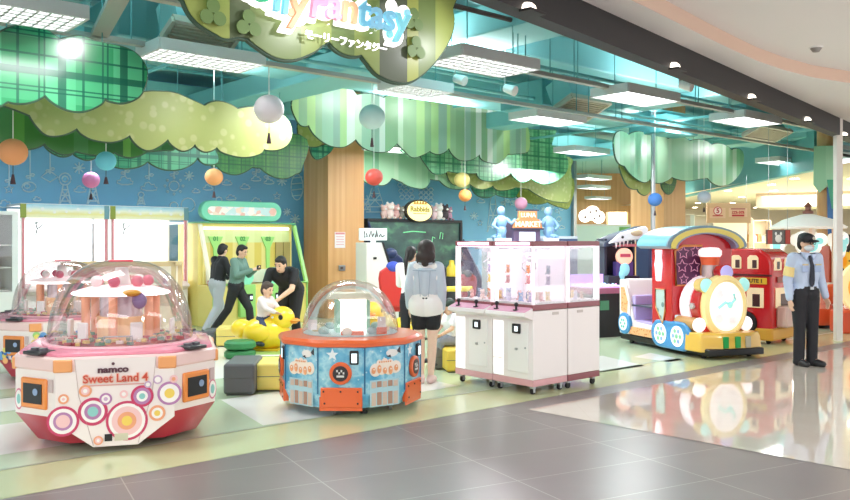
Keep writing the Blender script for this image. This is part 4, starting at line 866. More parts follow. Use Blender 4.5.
m = MB(); m.prism([(.268*math.cos(a), 2.36+.24*math.sin(a)) for a in [2*PI*i/28 for i in range(28)]], .085, .11, 'y'); m.build('sign_face', col('#f4e6a4', .4, 0, .8), os_)
text('Rabbids', .17, col('#a9953a', .4), os_, (0, .08, 2.40), name='sign_lettering', bold=.004, sx=.8)
m = MB(); m.box((0, .08, 2.30), (.3, .006, .014)); m.build('sign_line', col('#3a2c22', .4), os_)
m = MB(); [m.prism([(x-.03, 2.52), (x+.03, 2.52), (x+.01, 2.6+.02*(k % 2))], .075, .09, 'y') for k, x in enumerate((-.12, -.06, 0, .06, .12))]; m.build('sign_crown', col('#e0a93a', .4), os_)
tops = [(-.98, .16, '#e6c3bd'), (-.80, .19, '#efdcd6'), (-.62, .17, '#d9a8a4'), (-.46, .15, '#8f8a80'), (.55, .17, '#e2c0c4'), (.72, .20, '#f0e8e4'), (.92, .19, '#4a3f44'), (1.06, .16, '#b98aa0')]
names = ['pink plush toy at the left end of the big screen top', 'white plush toy second from the left on the big screen top', 'rose plush toy third from the left on the big screen top', 'grey plush toy just left of the yellow oval sign', 'pale pink plush toy just right of the yellow oval sign', 'white plush toy second to the right of the oval sign', 'dark plush toy third to the right of the oval sign', 'mauve plush toy at the right end of the big screen top']
for (x, k, c), l in zip(tops, names):
    plush(l, Matrix.Translation(ST(12.77, 14.9)) @ Matrix.Rotation(TH, 4, 'Z') @ Vector((x, .22, 2.166)), k*1.25, col(c, .7), 'plush toys on top of the big screen game', 'plush toy', 'plush_toy', rz=TH)
# seats and clutter before the screen
def bucket_seat(label, p, rz, c1, c2, k=1.0, name='bucket_seat'):
    o = thing(name, label, 'arcade seat', p, rz); o.scale = (k,)*3
    m = MB(); prof = [(-.17, .45), (-.23, .7), (-.26, .95), (-.24, 1.08), (-.12, 1.16), (.12, 1.16), (.24, 1.08), (.26, .95), (.23, .7), (.17, .45)]
    m.prism(prof, -.06, .06, 'y'); m.build('seat_back', c1, o, .03)
    m = MB(); m.sph((0, -.02, 1.16), (.13, .08, .10), 16, 10); m.build('headrest', c2, o)
    m = MB(); m.box((0, .26, .42), (.42, .5, .12)); m.build('seat', c1, o, .03)
    m = MB(); m.box((0, .2, .19), (.12, .2, .34)); m.box((0, .2, .02), (.4, .5, .04)); m.build('pedestal', DARK, o)
    return o
bucket_seat('red bucket seat with a blue headrest facing the big screen', PT(393, 300, 15.0).to_2d().to_3d(), R(12), col('#c9302f', .4), col('#3a4fc0', .4), 1.02)
bucket_seat('dark navy seat in front of the big screen, behind the red one', Vector((-.72, 17.0, 0)), R(35), NAVY, NAVY, 1.2)
bucket_seat('red seat with dark rest low before the big screen right of the girl', Vector((.85, 16.8, 0)), R(30), col('#9a2a38', .5), DARK, .85)
bucket_seat('dark brown seat low before the big screen beside the claw machines', Vector((.35, 17.3, 0)), R(30), col('#3a2a2c', .5), DARK, .9)
ys = thing('yellow_barrier', 'thin yellow padded rail before the big screen, left of the claw machines', 'barrier', PT(446, 300, 14.0).to_2d().to_3d(), R(8))
m = MB(); m.cyl((-.45, 0, .84), (.45, 0, .84), .045, n=12); m.build('rail', col('#e6c63a', .4), ys)
for a in (-.4, .4):
    m = MB(); m.cyl((a, 0, 0), (a, 0, .84), .03, n=10); m.cyl((a, 0, 0), (a, 0, .02), .1, n=16); m.build('post', DARK, ys)
bt = thing('yellow_figure', 'small yellow bottle-shaped ornament on a dark stand before the screen', 'ornament', Vector((.52, 16.2, 0)), 0)
m = MB(); m.lathe([(.001, .0), (.16, .0), (.16, .95), (.001, .95)], n=16); m.build('stand', DARK, bt)
m = MB(); m.lathe([(.001, .95), (.1, .96), (.1, 1.12), (.05, 1.2), (.05, 1.27), (.001, 1.28)], n=16); m.build('bottle', col('#d9b93a', .4), bt)
# white slanted cabinet beside the column
sl = thing('racing_cabinet', 'white slanted arcade cabinet with black edge, right of the wooden column', 'arcade cabinet', PT(373, 300, 16.2).to_2d().to_3d(), R(25))
m = MB(); m.prism([(-.25, .03), (.45, .03), (.45, .55), (.28, 1.05), (.08, 1.62), (-.25, 1.62)], -.3, .3, 'y'); m.build('side_panel', col('#ebe6e4', .35), sl, .01)
m = MB(); m.prism([(.10, 1.62), (.06, 1.62), (.42, .55), (.42, .03), (.47, .03), (.47, .56)], -.315, .315, 'y'); m.build('black_edge', BLACK, sl)
m = MB(); m.box((-.08, -.31, 1.32), (.06, .02, .045)); m.build('latch', BLACK, sl)
m = MB(); m.cyl((.30, -.33, .9), (.42, -.42, 1.02), .02, n=8); m.build('handle', BLACK, sl)
m = MB(); m.box((.0, 0, 1.78), (.56, .1, .24)); m.box((0, 0, 1.64), (.1, .06, .06)); sg2 = m.build('top_sign', col('#e6ecec', .4, 0, .3), sl, .01)
q = MB()
for pts in ([(-.2, 1.84), (-.2, 1.72), (-.14, 1.74), (-.16, 1.80)], [(-.1, 1.73), (-.06, 1.85), (-.03, 1.73), (-.0, 1.8)], [(.03, 1.72), (.06, 1.86), (.07, 1.73)], [(.11, 1.73), (.14, 1.79), (.17, 1.73), (.22, 1.76)]): q.tube([(x, -.055, z) for x, z in pts], .012, 4)
q.build('sign_script', BLACK, sg2)
# paper notice and door phone on the first column
cf = ST(10.43-.475+.40, 15.17-.475-.006)
p = ONT(340, 240, 15.17-.475-.005); nt = thing('paper_notice', 'red and white paper notice taped to the wooden column', 'notice', p, TH)
m = MB(); m.box((0, 0, 0), (.27, .006, .34)); m.build('sheet', col('#ece4e6', .5), nt)
m = MB(); m.box((0, -.004, .14), (.24, .003, .04)); [m.box((.0, -.004, .07-.055*k), (.2, .003, .012)) for k in range(4)]; m.build('print', col('#d98a94', .5), nt)
p = ONT(342, 268, 15.17-.475-.02); ph = thing('wall_socket', 'small metal socket plate low on the wooden column', 'socket', p, TH)
m = MB(); m.box((0, 0, 0), (.16, .03, .12)); m.build('plate', STEEL, ph, .006)
m = MB(); m.box((-.02, -.02, 0), (.06, .015, .05)); m.build('socket_insert', col('#6a5a50', .4), ph)
# ================================================================== SOFT PLAY BENCHES, STOOLS, MAT, DUCKS
def block(label, px0, px1, ytop, ybot, c, d=.5, rz=None, cat='foam bench', name='foam_bench'):
    Y = 1.65*F/(ybot-241); x0, x1 = (px0-425)/F*Y, (px1-425)/F*Y; h = (ybot-ytop)/F*Y
    o = thing(name, label, cat, ((x0+x1)/2, Y+d/2, 0), rz or 0)
    m = MB(); m.box((0, 0, h/2+.008), (x1-x0, d, h-.016)); m.build('cushion', col(c, .5), o, .03, seg=3)
    m = MB(); m.tube([(-(x1-x0)/2, -d/2, h*.55), ((x1-x0)/2, -d/2, h*.55)], .004, 4); m.box((0, 0, .006), (x1-x0-.06, d-.06, .012)); m.build('base_seam', col('#5a5a56', .6), o)
    return o
block('dark grey foam bench block between the two domed machines', 221, 252, 364, 396, '#5b5c5e', .7, R(4))
block('yellow foam bench block right of the dark grey one', 252.5, 287, 364, 392, '#e6cf6a', .6, R(4))
block('long pale yellow foam bench behind the green stool', 214, 250, 328, 347, '#e3cf72', .5, R(8))
block('small dark grey foam block left of the long yellow bench', 200, 213, 331, 347, '#55585c', .5, R(8))
block('yellow foam block under the sitting boy', 443, 468, 350, 373, '#dfbf4a', .5, R(10))
block('grey foam block left of the yellow one, behind the girl', 431, 443, 347, 370, '#6a6a6c', .5, R(10))
gs = thing('round_stool', 'two-tier round dark green foam stool before the yellow duck', 'stool', G(240, 358), 0)
for k, z in enumerate((.0, .13)):
    m = MB(); m.lathe([(.001, z+.002), (.19, z+.005), (.22, z+.03), (.22, z+.09), (.19, z+.118), (.001, z+.12)], n=24); m.build('cushion', col('#2f7a45', .5), gs)
gm = thing('play_mat', 'flat green scalloped play mat under the yellow duck', 'mat', G(272, 354), 0)
m = MB(); m.lathe([(.001, .005), (.62, .005), (.64, .02), (.62, .045), (.001, .05)], n=28, ey=.7); m.build('mat_body', col('#8fae5a', .6), gm)
m = MB(); m.lathe([(.6, .046), (.63, .05), (.64, .03)], n=28, ey=.7); m.build('mat_border', col('#e6e6d9', .6), gm)
DY = col('#f3cf2e', .3, coat=.3)
def duck(label, p, rz, k=1.0, z0=.05):
    o = thing('duck_ride', label, 'duck ride', (p[0], p[1], z0), rz); o.scale = (k,)*3
    m = MB(); m.sph((0, 0, .22), (.33, .21, .22), 24, 14); m.build('body', DY, o)
    m = MB(); m.sph((-.33, 0, .27), (.15, .13, .13), 16, 10); m.build('tail', DY, o)
    m = MB(); m.sph((.22, 0, .42), (.165, .155, .155), 20, 12); hd = m.build('head', DY, o)
    m = MB(); m.sph((.38, 0, .39), (.08, .09, .03), 14, 8); m.sph((.37, 0, .365), (.06, .07, .02), 14, 8); m.build('beak', col('#ee8a2a', .35), hd)
    for a in (-1, 1):
        m = MB(); m.sph((.245, a*.148, .44), (.032, .012, .034), 12, 8); m.build('eye', BLACK, hd)
        m = MB(); m.sph((-.06, a*.2, .24), (.18, .05, .12), 14, 8); m.build('wing', DY, o)
    m = MB(); m.cyl((.14, -.17, .44), (.14, .17, .44), .014, n=8); m.build('handle', col('#d9d9d9', .4), o)
    m = MB(); m.box((0, 0, .015), (.42, .3, .03)); m.build('base_plate', col('#d9b41f', .4), o)
    return o
d1 = G(266, 353); duck('big yellow duck ride with the toddler astride it', (d1.x, d1.y), R(-8), 1.12)
duck('yellow duck ride seen through the right half of the small clear dome', PT(376, 330, 14.2), R(-100), 1.1, .0)
duck('small yellow duck ride beside the hand of the girl in denim', PT(407, 330, 13.6), R(-30), .95, .0)
# ================================================================== MARKET MACHINE AND OTHERS BEHIND THE CLAW BLOCK
mk = thing('market_machine', 'prize machine with an orange market sign between two pale blue figures', 'prize machine', PT(521, 300, 17.8).to_2d().to_3d(), R(18))
m = MB(); m.box((0, 0, .8), (1.5, .8, 1.6)); m.build('cabinet', col('#c9cfe0', .4), mk, .01)
m = MB(); m.box((0, -.1, 1.83), (.62, .4, .44)); m.build('stall', col('#6f5a7a', .4), mk, .01)
m = MB(); m.box((0, -.31, 1.74), (.36, .04, .2)); m.build('stall_screen', col('#d9e4f2', .3, 0, .9), mk)
m = MB(); m.prism([(-.34, 1.92), (.34, 1.92), (.28, 2.09), (.21, 2.12), (.21, 2.28), (-.21, 2.28), (-.21, 2.12), (-.28, 2.09)], -.36, -.28, 'y'); ms = m.build('sign_board', col('#e08a5a', .4, 0, .25), mk, .01)
text('MARKET', .16, col('#f6e6c4', .4, 0, .6), ms, (0, -.37, 2.0), name='sign_lettering', bold=.004)
text('LUNA', .13, col('#f0d4c4', .4, 0, .5), ms, (0, -.37, 2.19), name='sign_lettering', bold=.003)
m = MB(); m.box((0, -.32, 2.30), (.5, .08, .03)); m.box((0, -.32, 1.905), (.72, .1, .03)); m.build('sign_edge', col('#3a3f58', .4), ms)
PB = col('#8fb6e2', .3)
for a in (-1, 1):
    m = MB(); x = a*.55
    m.sph((x, -.2, 2.28), (.085, .085, .1), 14, 10); m.cyl((x, -.2, 2.2), (x, -.2, 2.1), .04, .06, 12); m.sph((x, -.2, 2.05), (.13, .1, .15), 14, 10)
    m.sph((x, -.2, 1.86), (.12, .1, .14), 14, 10); m.tube([(x-a*.1, -.22, 2.12), (x-a*.2, -.3, 2.02), (x-a*.28, -.32, 2.1)], .04, 8); m.tube([(x+a*.1, -.22, 2.12), (x+a*.2, -.26, 1.98), (x+a*.12, -.3, 1.88)], .038, 8)
    m.tube([(x-.05, -.2, 1.8), (x+a*.1, -.3, 1.74), (x+a*.02, -.28, 1.61)], .05, 8); m.tube([(x+.05, -.2, 1.8), (x+a*.2, -.22, 1.72), (x+a*.16, -.24, 1.61)], .05, 8)
    m.build('blue_figure', PB, mk)
    m = MB(); m.box((x, -.1, 1.66), (.36, .5, .1)); m.box((x, -.1, 1.93), (.3, .1, .02)); m.build('figure_stand', col('#dfe9f4', .35, 0, .2), mk, .01)
rl = thing('partition_rail', 'pale glass-topped partition behind the claw machines at the end of the mural', 'partition', PT(557, 300, 18.5).to_2d().to_3d(), R(20))
m = MB(); m.box((0, 0, .85), (1.0, .08, 1.7)); m.build('partition_panel', col('#4a5a86', .4), rl); m = MB(); m.box((0, 0, 1.73), (1.0, .1, .06)); m.build('top_cap', col('#cfd9e6', .4), rl)
# glitter table
gt = thing('pusher_table', 'dark coin table with glowing violet top between claw machines and train', 'coin table', PT(597, 300, 14.6).to_2d().to_3d(), R(25))
m = MB(); m.box((0, 0, .38), (.85, .8, .76)); m.build('cabinet', col('#1d1a22', .4), gt, .01)
m = MB(); m.box((0, 0, .80), (.95, .9, .1)); m.build('rim', col('#a95a7a', .35), gt, .01)
m = MB(); m.prism([(-.42, .85), (.42, .85), (.42, 1.05), (-.42, 1.05)], .38, .42, 'y'); m.box((0, 0, .86), (.86, .8, .02)); m.build('glowing_top', col('#c9a9f0', .3, 0, .7), gt)
m = MB(); rnd = random.Random(4); [m.sph((-.38+.76*rnd.random(), -.35+.7*rnd.random(), .88), .018, 8, 6, rnd.randrange(3)) for k in range(60)]; q = m.build('coins', [col('#f2a9d0', .3, 0, 1.2), col('#9fd0f4', .3, 0, 1.2), WHITE], gt); q['kind'] = 'stuff'
m = MB(); m.box((-.15, -.41, .55), (.18, .02, .16)); m.build('coin_door', col('#4f8a6a', .4), gt)
# shark machine
SN = col('#23263c', .35); SW = col('#dfe3ea', .35)
sk = thing('shark_machine', 'navy arcade machine with an open-jawed white shark head on top', 'arcade machine', PT(622, 300, 15.6).to_2d().to_3d(), R(10))
m = MB(); m.box((0, .2, .5), (.62, .6, 1.0)); m.box((0, .44, 1.3), (.62, .12, .8)); m.box((-.28, .3, 1.3), (.05, .4, .8)); m.box((.28, .3, 1.3), (.05, .4, .8)); m.build('cabinet', SN, sk, .01)
m = MB(); m.loft([[(-.40, -.05+.35*0, 1.52), (.16, -.1, 1.62), (.16, .5, 1.62), (-.40, .5, 1.52)], [(-.34, -.02, 1.62), (.44, -.12, 1.84), (.44, .4, 1.84), (-.34, .5, 1.66)], [(-.10, .1, 1.74), (.42, -.02, 1.94), (.42, .35, 1.94), (-.10, .42, 1.78)]]); hd = m.build('shark_head', SN, sk, .03, seg=3)
m = MB(); m.prism([(-.32, 1.60), (.08, 1.66), (.43, 1.70), (.46, 1.88), (.40, 1.93), (-.08, 1.80)], -.16, -.06, 'y'); m.build('jaw_side', SW, hd, .02)
m = MB(); m.sph((.22, -.165, 1.80), (.12, .02, .06), 14, 8); m.build('eye_patch', col('#b9a58a', .4), hd)
m = MB(); m.disc((-.06, -.165, 1.72), .025, (0, -1, 0), .01, 12); m.build('eye', BLACK, hd)
for k in range(6):
    x = -.15+.075*k; q = MB(); q.cyl((x, -.08, 1.62+.02*k), (x, -.08, 1.51+.02*k), .028, .002, 8); q.build('tooth', WHITE, hd)
m = MB(); m.box((.06, .0, 1.57), (.46, .1, .05)); m.build('gum', col('#c9707c', .4), hd)
m = MB(); m.disc((.02, -.0, 1.36), .16, (0, -1, 0), .1, 24); m.build('round_display', col('#f2b8a0', .3, 0, .6), sk, .02)
m = MB(); m.box((.02, -.112, 1.38), (.2, .01, .06)); m.build('display_lettering', col('#c9506a', .4), sk)
m = MB(); m.box((.02, .0, 1.13), (.34, .14, .26)); m.build('display_picture', col('#4a3a7a', .3, 0, .15), sk); m = MB(); m.sph((.02, -.08, 1.12), (.10, .05, .13), 12, 8); m.sph((-.04, -.09, 1.02), (.06, .05, .1), 10, 8); m.build('display_figure', col('#8fd0e4', .4, 0, .4), sk)
dk = thing('dark_cabinet', 'tall dark blue cabinet just left of the red train cab', 'arcade cabinet', PT(651, 300, 16.6).to_2d().to_3d(), R(10))
m = MB(); m.box((0, 0, .85), (.38, .6, 1.7)); m.build('cabinet', col('#2b3352', .4), dk, .02)
m = MB(); m.box((0, -.31, 1.3), (.28, .02, .3)); m.build('panel', col('#3f5a86', .4), dk)
pole = thing('metal_pole', 'slim silver pole standing before the second wooden column', 'pole', PT(653, 300, 18.2).to_2d().to_3d(), 0)
m = MB(); m.cyl((0, 0, 0), (0, 0, 4.9), .05, n=12); m.build('tube', STEEL, pole)
m = MB(); m.cyl((0, 0, 0), (0, 0, .03), .12, n=16); m.build('base_flange', STEEL, pole)
# far hall past the mural wall
m = MB(); m.box((5.9, 40, 2.45), (9, .2, 4.9)); struct(m.build('wall_far', WOOD))
fs = thing('counter', 'white counter with green leaf panel far beyond the mural wall', 'counter', PT(602, 300, 30).to_2d().to_3d(), 0)
m = MB(); m.box((0, 0, 1.1), (2.6, .6, 2.2)); m.build('counter_body', col('#d5e8e2', .4, 0, .15), fs); m = MB(); m.box((.75, -.31, 1.6), (.4, .03, 1.1)); m.build('green_panel', col('#7cb86a', .4), fs); m = MB(); m.box((0, 0, 2.22), (2.7, .7, .06)); m.build('counter_top', WHITE, fs)
ws = thing('wall_sign', 'white glowing blob-shaped sign on the far orange wood wall', 'sign', PT(591, 216, 34), 0)
m = MB(); [m.disc((x, 0, z), r, (0, -1, 0), .08, 20) for x, z, r in ((-.25, .0, .26), (.05, .12, .3), (.3, -.05, .26))]; m.build('lit_face', col('#fff8f2', .4, 0, 1.6), ws)
m = MB(); [m.box((x, -.1, z), (.1, .02, .1)) for x, z in ((-.25, -.05), (-.05, .15), (.12, -.1), (.32, 0), (.2, .2))]; m.build('sign_marks', col('#5a4a48', .4), ws)
lw = thing('lit_doorway', 'bright cream lit panel beside the far wood wall', 'lit panel', PT(617, 300, 33).to_2d().to_3d(), 0)
m = MB(); m.box((0, 0, 1.4), (.7, .1, 2.8)); m.build('lit_panel', col('#fff0cf', .4, 0, 1.3), lw); m = MB(); [m.box((a*.38, 0, 1.4), (.06, .14, 2.8)) for a in (-1, 1)]; m.build('door_frame', WOOD, lw)
# ================================================================== RED TRAIN RIDE
TR = col('#c0161e', .25, coat=.5); TY = col('#e3b34a', .3, coat=.3); TB = col('#3f8fcf', .3, coat=.3); TG = col('#9fa9b8', .35); GOLD = col('#c99a62', .35, .2)
GLW = col('#fff4fa', .4, 0, .8, '#fff1f8'); GLC = col('#a5e4de', .4, 0, .45); GLP = col('#b9b0ec', .4, 0, .3)
tr = thing('train_ride', 'red toy steam train ride with round glowing face and arched striped roof', 'train ride', (4.05, 12.5, 0), R(-72))
# local: front +x, near side -y
m = MB(); m.box((-.17, 0, .10), (2.3, .92, .10)); m.build('chassis', BLACK, tr, .02)
for x in (-1.1, .75):
    for y in (-.38, .38):
        q = MB(); q.cyl((x, y-.02, .045), (x, y+.02, .045), .045, n=12); q.build('caster', RUBBER, tr)
m = MB(); m.box((-.25, 0, .22), (2.05, .86, .16)); m.build('base_skirt', TR, tr, .02)
# rear bench car
m = MB(); m.prism([(-1.32, .15), (-.38, .15), (-.38, .34), (-.98, .36), (-1.13, .98), (-1.18, 1.04), (-1.32, 1.02)], -.44, .44, 'y'); m.build('bench_car', col('#efe9ee', .35), tr, .02)
m = MB(); m.prism([(-1.33, .15), (-1.04, .15), (-1.04, .74), (-1.17, 1.02), (-1.33, 1.02)], -.47, -.43, 'y'); ba = m.build('bench_side', col('#f3eeee', .35), tr, .01)
t = NT('orange_lattice_print', .4); c = t.mix(t.math('LESS_THAN', t.vor('3D', 22, None, 'Distance'), .3), '#f0b080', '#cf7a3a'); ORL = t.done(c)
m = MB(); m.prism([(-1.28, .52), (-1.10, .46), (-1.08, .68), (-1.18, .90), (-1.28, .90)], -.475, -.465, 'y'); m.build('orange_inset', ORL, ba)
m = MB(); m.cyl((-1.16, -.50, .32), (-1.16, -.44, .32), .175, n=28); wl = m.build('side_wheel', TB, tr, .015)
m = MB(); m.disc((-1.16, -.502, .32), .115, (0, -1, 0), .01, 24); m.build('wheel_light', col('#e4f6f6', .3, 0, .4), wl); m = MB(); [m.disc((-1.16+.06*math.cos(k*PI/3), -.514, .32+.06*math.sin(k*PI/3)), .022, (0, -1, 0), .004, 10) for k in range(6)]; m.build('wheel_dots', col('#6fb9a8', .4), wl)
m = MB(); m.box((-.72, 0, .36), (.5, .80, .05)); m.box((-1.02, 0, .58), (.08, .8, .40)); m.build('seat_cushion', col('#b9a9e0', .35, 0, .15), tr, .02)
m = MB(); m.box((-.74, -.0, .62), (.6, .84, .025)); m.build('lap_bar', col('#3a3f58', .4), tr)
m = MB(); m.box((-.70, -.455, .22), (.7, .03, .12)); m.build('orange_trim', ORL, tr)
# cab
m = MB()
arch = [(-.52, .28), (.52, .28), (.53, 1.56)]+[(.53*math.cos(a), 1.56+.2*math.sin(a)) for a in [PI*k/14 for k in range(1, 14)]]+[(-.53, 1.56)]
m.prism(arch, -.32, .20, 'x'); m.build('cab', TR, tr, .015)
for k, (r0, r1, c, x1, nm) in enumerate(((.62, .68, '#7c93a6', .33, 'roof_outer'), (.545, .62, '#e2cf6a', .345, 'roof_band'), (.50, .545, '#8f93b4', .33, 'roof_inner'))):
    m = MB(); n = 16; rings_ = []
    pr = []
    for i in range(n+1):
        a = PI*i/n; pr.append((r1*math.cos(a)*1.02, 1.57+.44*r1*math.sin(a)+(.0 if 0 < i < n else 0)))
    for i in range(n, -1, -1):
        a = PI*i/n; pr.append((r0*math.cos(a)*1.02, 1.57+.44*r0*math.sin(a)-.035))
    m.prism(pr, -.46, x1, 'x'); m.build(nm, [col(c, .35)], tr, ang=30)
m = MB(); pr = [(.68*1.02*math.cos(PI*i/16), 1.575+.44*.685*math.sin(PI*i/16)) for i in range(17)]+[(.665*1.02*math.cos(PI*i/16), 1.567+.44*.67*math.sin(PI*i/16)) for i in range(16, -1, -1)]
m.prism(pr, -.47, .30, 'x'); m.build('roof_top', col('#74b4c6', .35), tr)
m = MB(); m.prism([(-.17, 1.52), (-.03, 1.52), (-.045, 1.40), (-.02, 1.30), (-.06, 1.05), (-.14, 1.05), (-.18, 1.30), (-.155, 1.40)], -.575, -.52, 'y'); m.build('side_lamp', col('#fbd9e4', .4, 0, 1.0), tr, .012)
t = NT('diamond_print', .4); v = t.vor('3D', 9, None, 'Distance'); c = t.mix(t.math('LESS_THAN', v, .34), '#b9c9c9', '#6a8488'); DIA = t.done(c)
m = MB(); m.prism([(-.20, .93), (.04, .93), (.04, .62), (-.02, .42), (-.20, .66)], -.532, -.51, 'y'); m.build('side_inset', DIA, tr); m = MB(); m.tube([(-.20, -.534, .93), (.04, -.534, .93), (.04, -.534, .62), (-.02, -.534, .42), (-.20, -.534, .66)], .012, 6, closed=True); m.build('inset_border', col('#d99a5a', .4), tr)
# front windscreen with stars
m = MB(); m.prism([(-.46, 1.0), (-.02, 1.0), (-.04, 1.2), (.02, 1.5), (-.02, 1.58), (-.35, 1.58), (-.48, 1.5)], .195, .215, 'x'); ws_ = m.build('windscreen', col('#5a2a52', .3), tr)
q = MB(); q.tube([(.215, y, z) for y, z in ((-.46, 1.0), (-.02, 1.0), (-.04, 1.2), (.02, 1.5), (-.02, 1.58), (-.35, 1.58), (-.48, 1.5))], .018, 6, closed=True); q.build('windscreen_frame', col('#d98a4a', .4), ws_)
q = MB()
for y, z, r in ((-.34, 1.48, .10), (-.13, 1.50, .09), (-.36, 1.28, .10), (-.15, 1.28, .10), (-.33, 1.09, .08), (-.12, 1.08, .07)):
    P_ = [(.217, y+(r if j % 2 == 0 else r*.5)*math.sin(PI*j/5), z+(r if j % 2 == 0 else r*.5)*math.cos(PI*j/5)) for j in range(10)]; q.tube(P_, .009, 4, closed=True)
q.build('star_print', col('#c98aa8', .4, 0, .3), ws_)
# boiler and face
m = MB(); m.cyl((.18, 0, .72), (.64, 0, .72), .40, n=36); m.build('boiler', TR, tr, .01)
m = MB(); m.box((.40, 0, .45), (.55, .62, .4)); m.build('boiler_saddle', TR, tr, .02)
rb = []
for k in range(15):
    a = PI*.42+PI*1.05*k/14; rb.append(a)
m = MB(); m.loft([[(x, r*math.cos(a), .72+r*math.sin(a)) for x, r in ((.24, .40), (.40+.06*math.sin((a-PI*.42)*.9), .40), (.40+.06*math.sin((a-PI*.42)*.9), .425), (.24, .425))] for a in rb]); m.build('light_band', col('#f2dfe8', .35, 0, .55), tr)
m = MB(); m.cyl((.53, -.395, .72), (.53, -.43, .72), .045, n=16); m.cyl((.47, -.42, .72), (.59, -.42, .72), .018, n=8); m.build('side_handle', col('#c9bfc4', .3, .4), tr)
m = MB(); m.lathe([(.40, 0), (.42, .02), (.42, .16), (.36, .20), (.33, .17), (.33, 0)], n=40, M=Matrix.Translation((.58, 0, .72)) @ Matrix.Rotation(PI/2, 4, 'Y') @ Matrix.Diagonal((1.06, .86, 1, 1))); m.build('face_ring', col('#efd796', .35, 0, .25), tr)
m = MB(); m.disc((0, 0, 0), .335, (1, 0, 0), .04, 40, 0, Matrix.Translation((.71, 0, .72)) @ Matrix.Diagonal((1, .86, 1.06, 1))); fc = m.build('face', col('#fbf1ee', .4, 0, .55), tr, .01)
q = MB(); q.tube([(.755, -.14, .70), (.755, -.02, .78), (.755, .06, .74), (.755, .14, .82), (.755, .12, .9)], .022, 8); q.sph((.75, .06, .74), (.012, .05, .05), 10, 6); q.build('face_mark', col('#9fe3da', .4, 0, .6), fc)
[MB().sph((.745, y, z), (.012, .075, .065), 12, 6).build('face_glow_spot', col('#f8ecee', .4, 0, .4), fc) for y, z in ((-.12, .55), (.1, .52), (-.12, .9))]
for y, z, mm, nm, r in ((-.30, 1.02, GLC, 'teal_lamp', .115), (.33, 1.02, GLC, 'teal_lamp', .115), (.04, 1.20, GLP, 'top_lamp', .12)):
    q = MB(); q.cyl((.52, y, z), (.70, y, z), r*.8, r, 24); lp = q.build('lamp_housing', col('#e3c27a', .35) if nm != 'top_lamp' else TR, tr, .01)
    q = MB(); q.sph((.70, y, z), (.04, r*.88, r*.88), 20, 10); q.build(nm, mm, lp)
# chimney
m = MB(); m.cyl((.38, 0, 1.08), (.38, 0, 1.30), .115, n=24); m.build('chimney', col('#c9b4b4', .3, .5), tr)
m = MB(); m.lathe([(.10, 1.30), (.12, 1.30), (.145, 1.42), (.14, 1.43), (.001, 1.43)], (.38, 0, 0), 28); m.build('chimney_funnel', col('#e0603a', .35, 0, .1), tr)
m = MB(); m.lathe([(.145, 1.42), (.165, 1.45), (.165, 1.51), (.12, 1.55), (.001, 1.56)], (.38, 0, 0), 28); m.build('chimney_cap', col('#f8e4e6', .35, 0, .7), tr)
for y in (-.42, .42):
    q = MB(); q.cyl((.16, y*.95, .46), (.66, y*.95, .46), .10, n=24); cy = q.build('piston', GOLD, tr, .008)
    q = MB(); q.sph((.67, y*.95, .46), (.05, .105, .105), 20, 10); q.build('piston_lamp', GLW, cy)
    q = MB(); q.box((.06, y*.95, .50), (.3, .16, .14)); q.build('piston_block', col('#cfe0ec', .35, 0, .4), cy, .02)
# double wheel cover with glowing wheels
for sgn in (-1, 1):
    m = MB(); m.prism([(x+.14, z+.27) for x, z in pill(.98, .42)], sgn*.46, sgn*.53, 'y'); wc = m.build('wheel_cover', TB, tr, .03)
    for x in (-.08, .34):
        q = MB(); q.disc((x, sgn*.53, .27), .15, (0, sgn, 0), .012, 26); wg = q.build('wheel_light', col('#f4fbf4', .3, 0, .5), wc)
        q = MB(); [q.disc((x+.085*math.cos(k*PI/3), sgn*.543, .27+.085*math.sin(k*PI/3)), .032, (0, sgn, 0), .004, 12, k % 2) for k in range(6)]; q.disc((x, sgn*.543, .27), .035, (0, sgn, 0), .006, 12, 0); q.build('wheel_dots', [col('#8fd0a8', .4), col('#9ab4ea', .4)], wg)
# yellow front bumper
m = MB(); bp = [(.55, -.54), (.86, -.50), (.96, -.24), (.96, .24), (.86, .50), (.55, .54)]
m.loft([[(x, y*1.04, .10) for x, y in bp], [(x*.98, y, .30) for x, y in bp], [(x*.95, y*.97, .36) for x, y in bp]]); bu = m.build('bumper', col('#e6b84a', .3, coat=.3), tr, .015)
for y, c in ((-.17, '#1f9a4a'), (.03, '#1f9a4a'), (.2, '#b9b39a')):
    q = MB(); q.box((.955, y, .235), (.03, .085, .16)); q.build('bumper_window', col(c, .3), bu, .006)
# ================================================================== RED DOUBLE-DECK BUS RIDE
bp_ = PT(738, 300, 14.2)
bus = thing('bus_ride', 'red double-deck bus ride with yellow route sign, behind the train', 'bus ride', (5.28, 13.95, 0), R(-45))
RB = col('#c81c20', .25, coat=.5)
L_, B_ = 1.45, .85
m = MB(); prof = [(-L_/2, .22), (L_/2, .22), (L_/2, 1.28), (L_/2-.05, 1.42), (L_/2-.2, 1.52), (-L_/2, 1.54)]
m.prism(prof, -B_/2, B_/2, 'y'); m.build('body', RB, bus, .04, seg=3)
m = MB(); m.box((0, 0, .16), (L_+.04, B_+.04, .20)); m.build('yellow_skirt', col('#d9a03a', .35), bus, .03)
CRM = col('#f0d9b0', .3, 0, .25); DKW = col('#4a3030', .25)
for x in (-.46, -.16, .14, .42):
    q = MB(); q.prism([(x-.09, 1.20), (x+.09, 1.20), (x+.09, 1.38), (x+.05, 1.42), (x-.05, 1.42), (x-.09, 1.38)], -B_/2-.012, -B_/2+.01, 'y'); wn = q.build('upper_window', CRM, bus, .006)
    q = MB(); q.box((x+.03, -B_/2-.014, 1.28), (.07, .008, .13)); q.build('window_shade', DKW, wn)
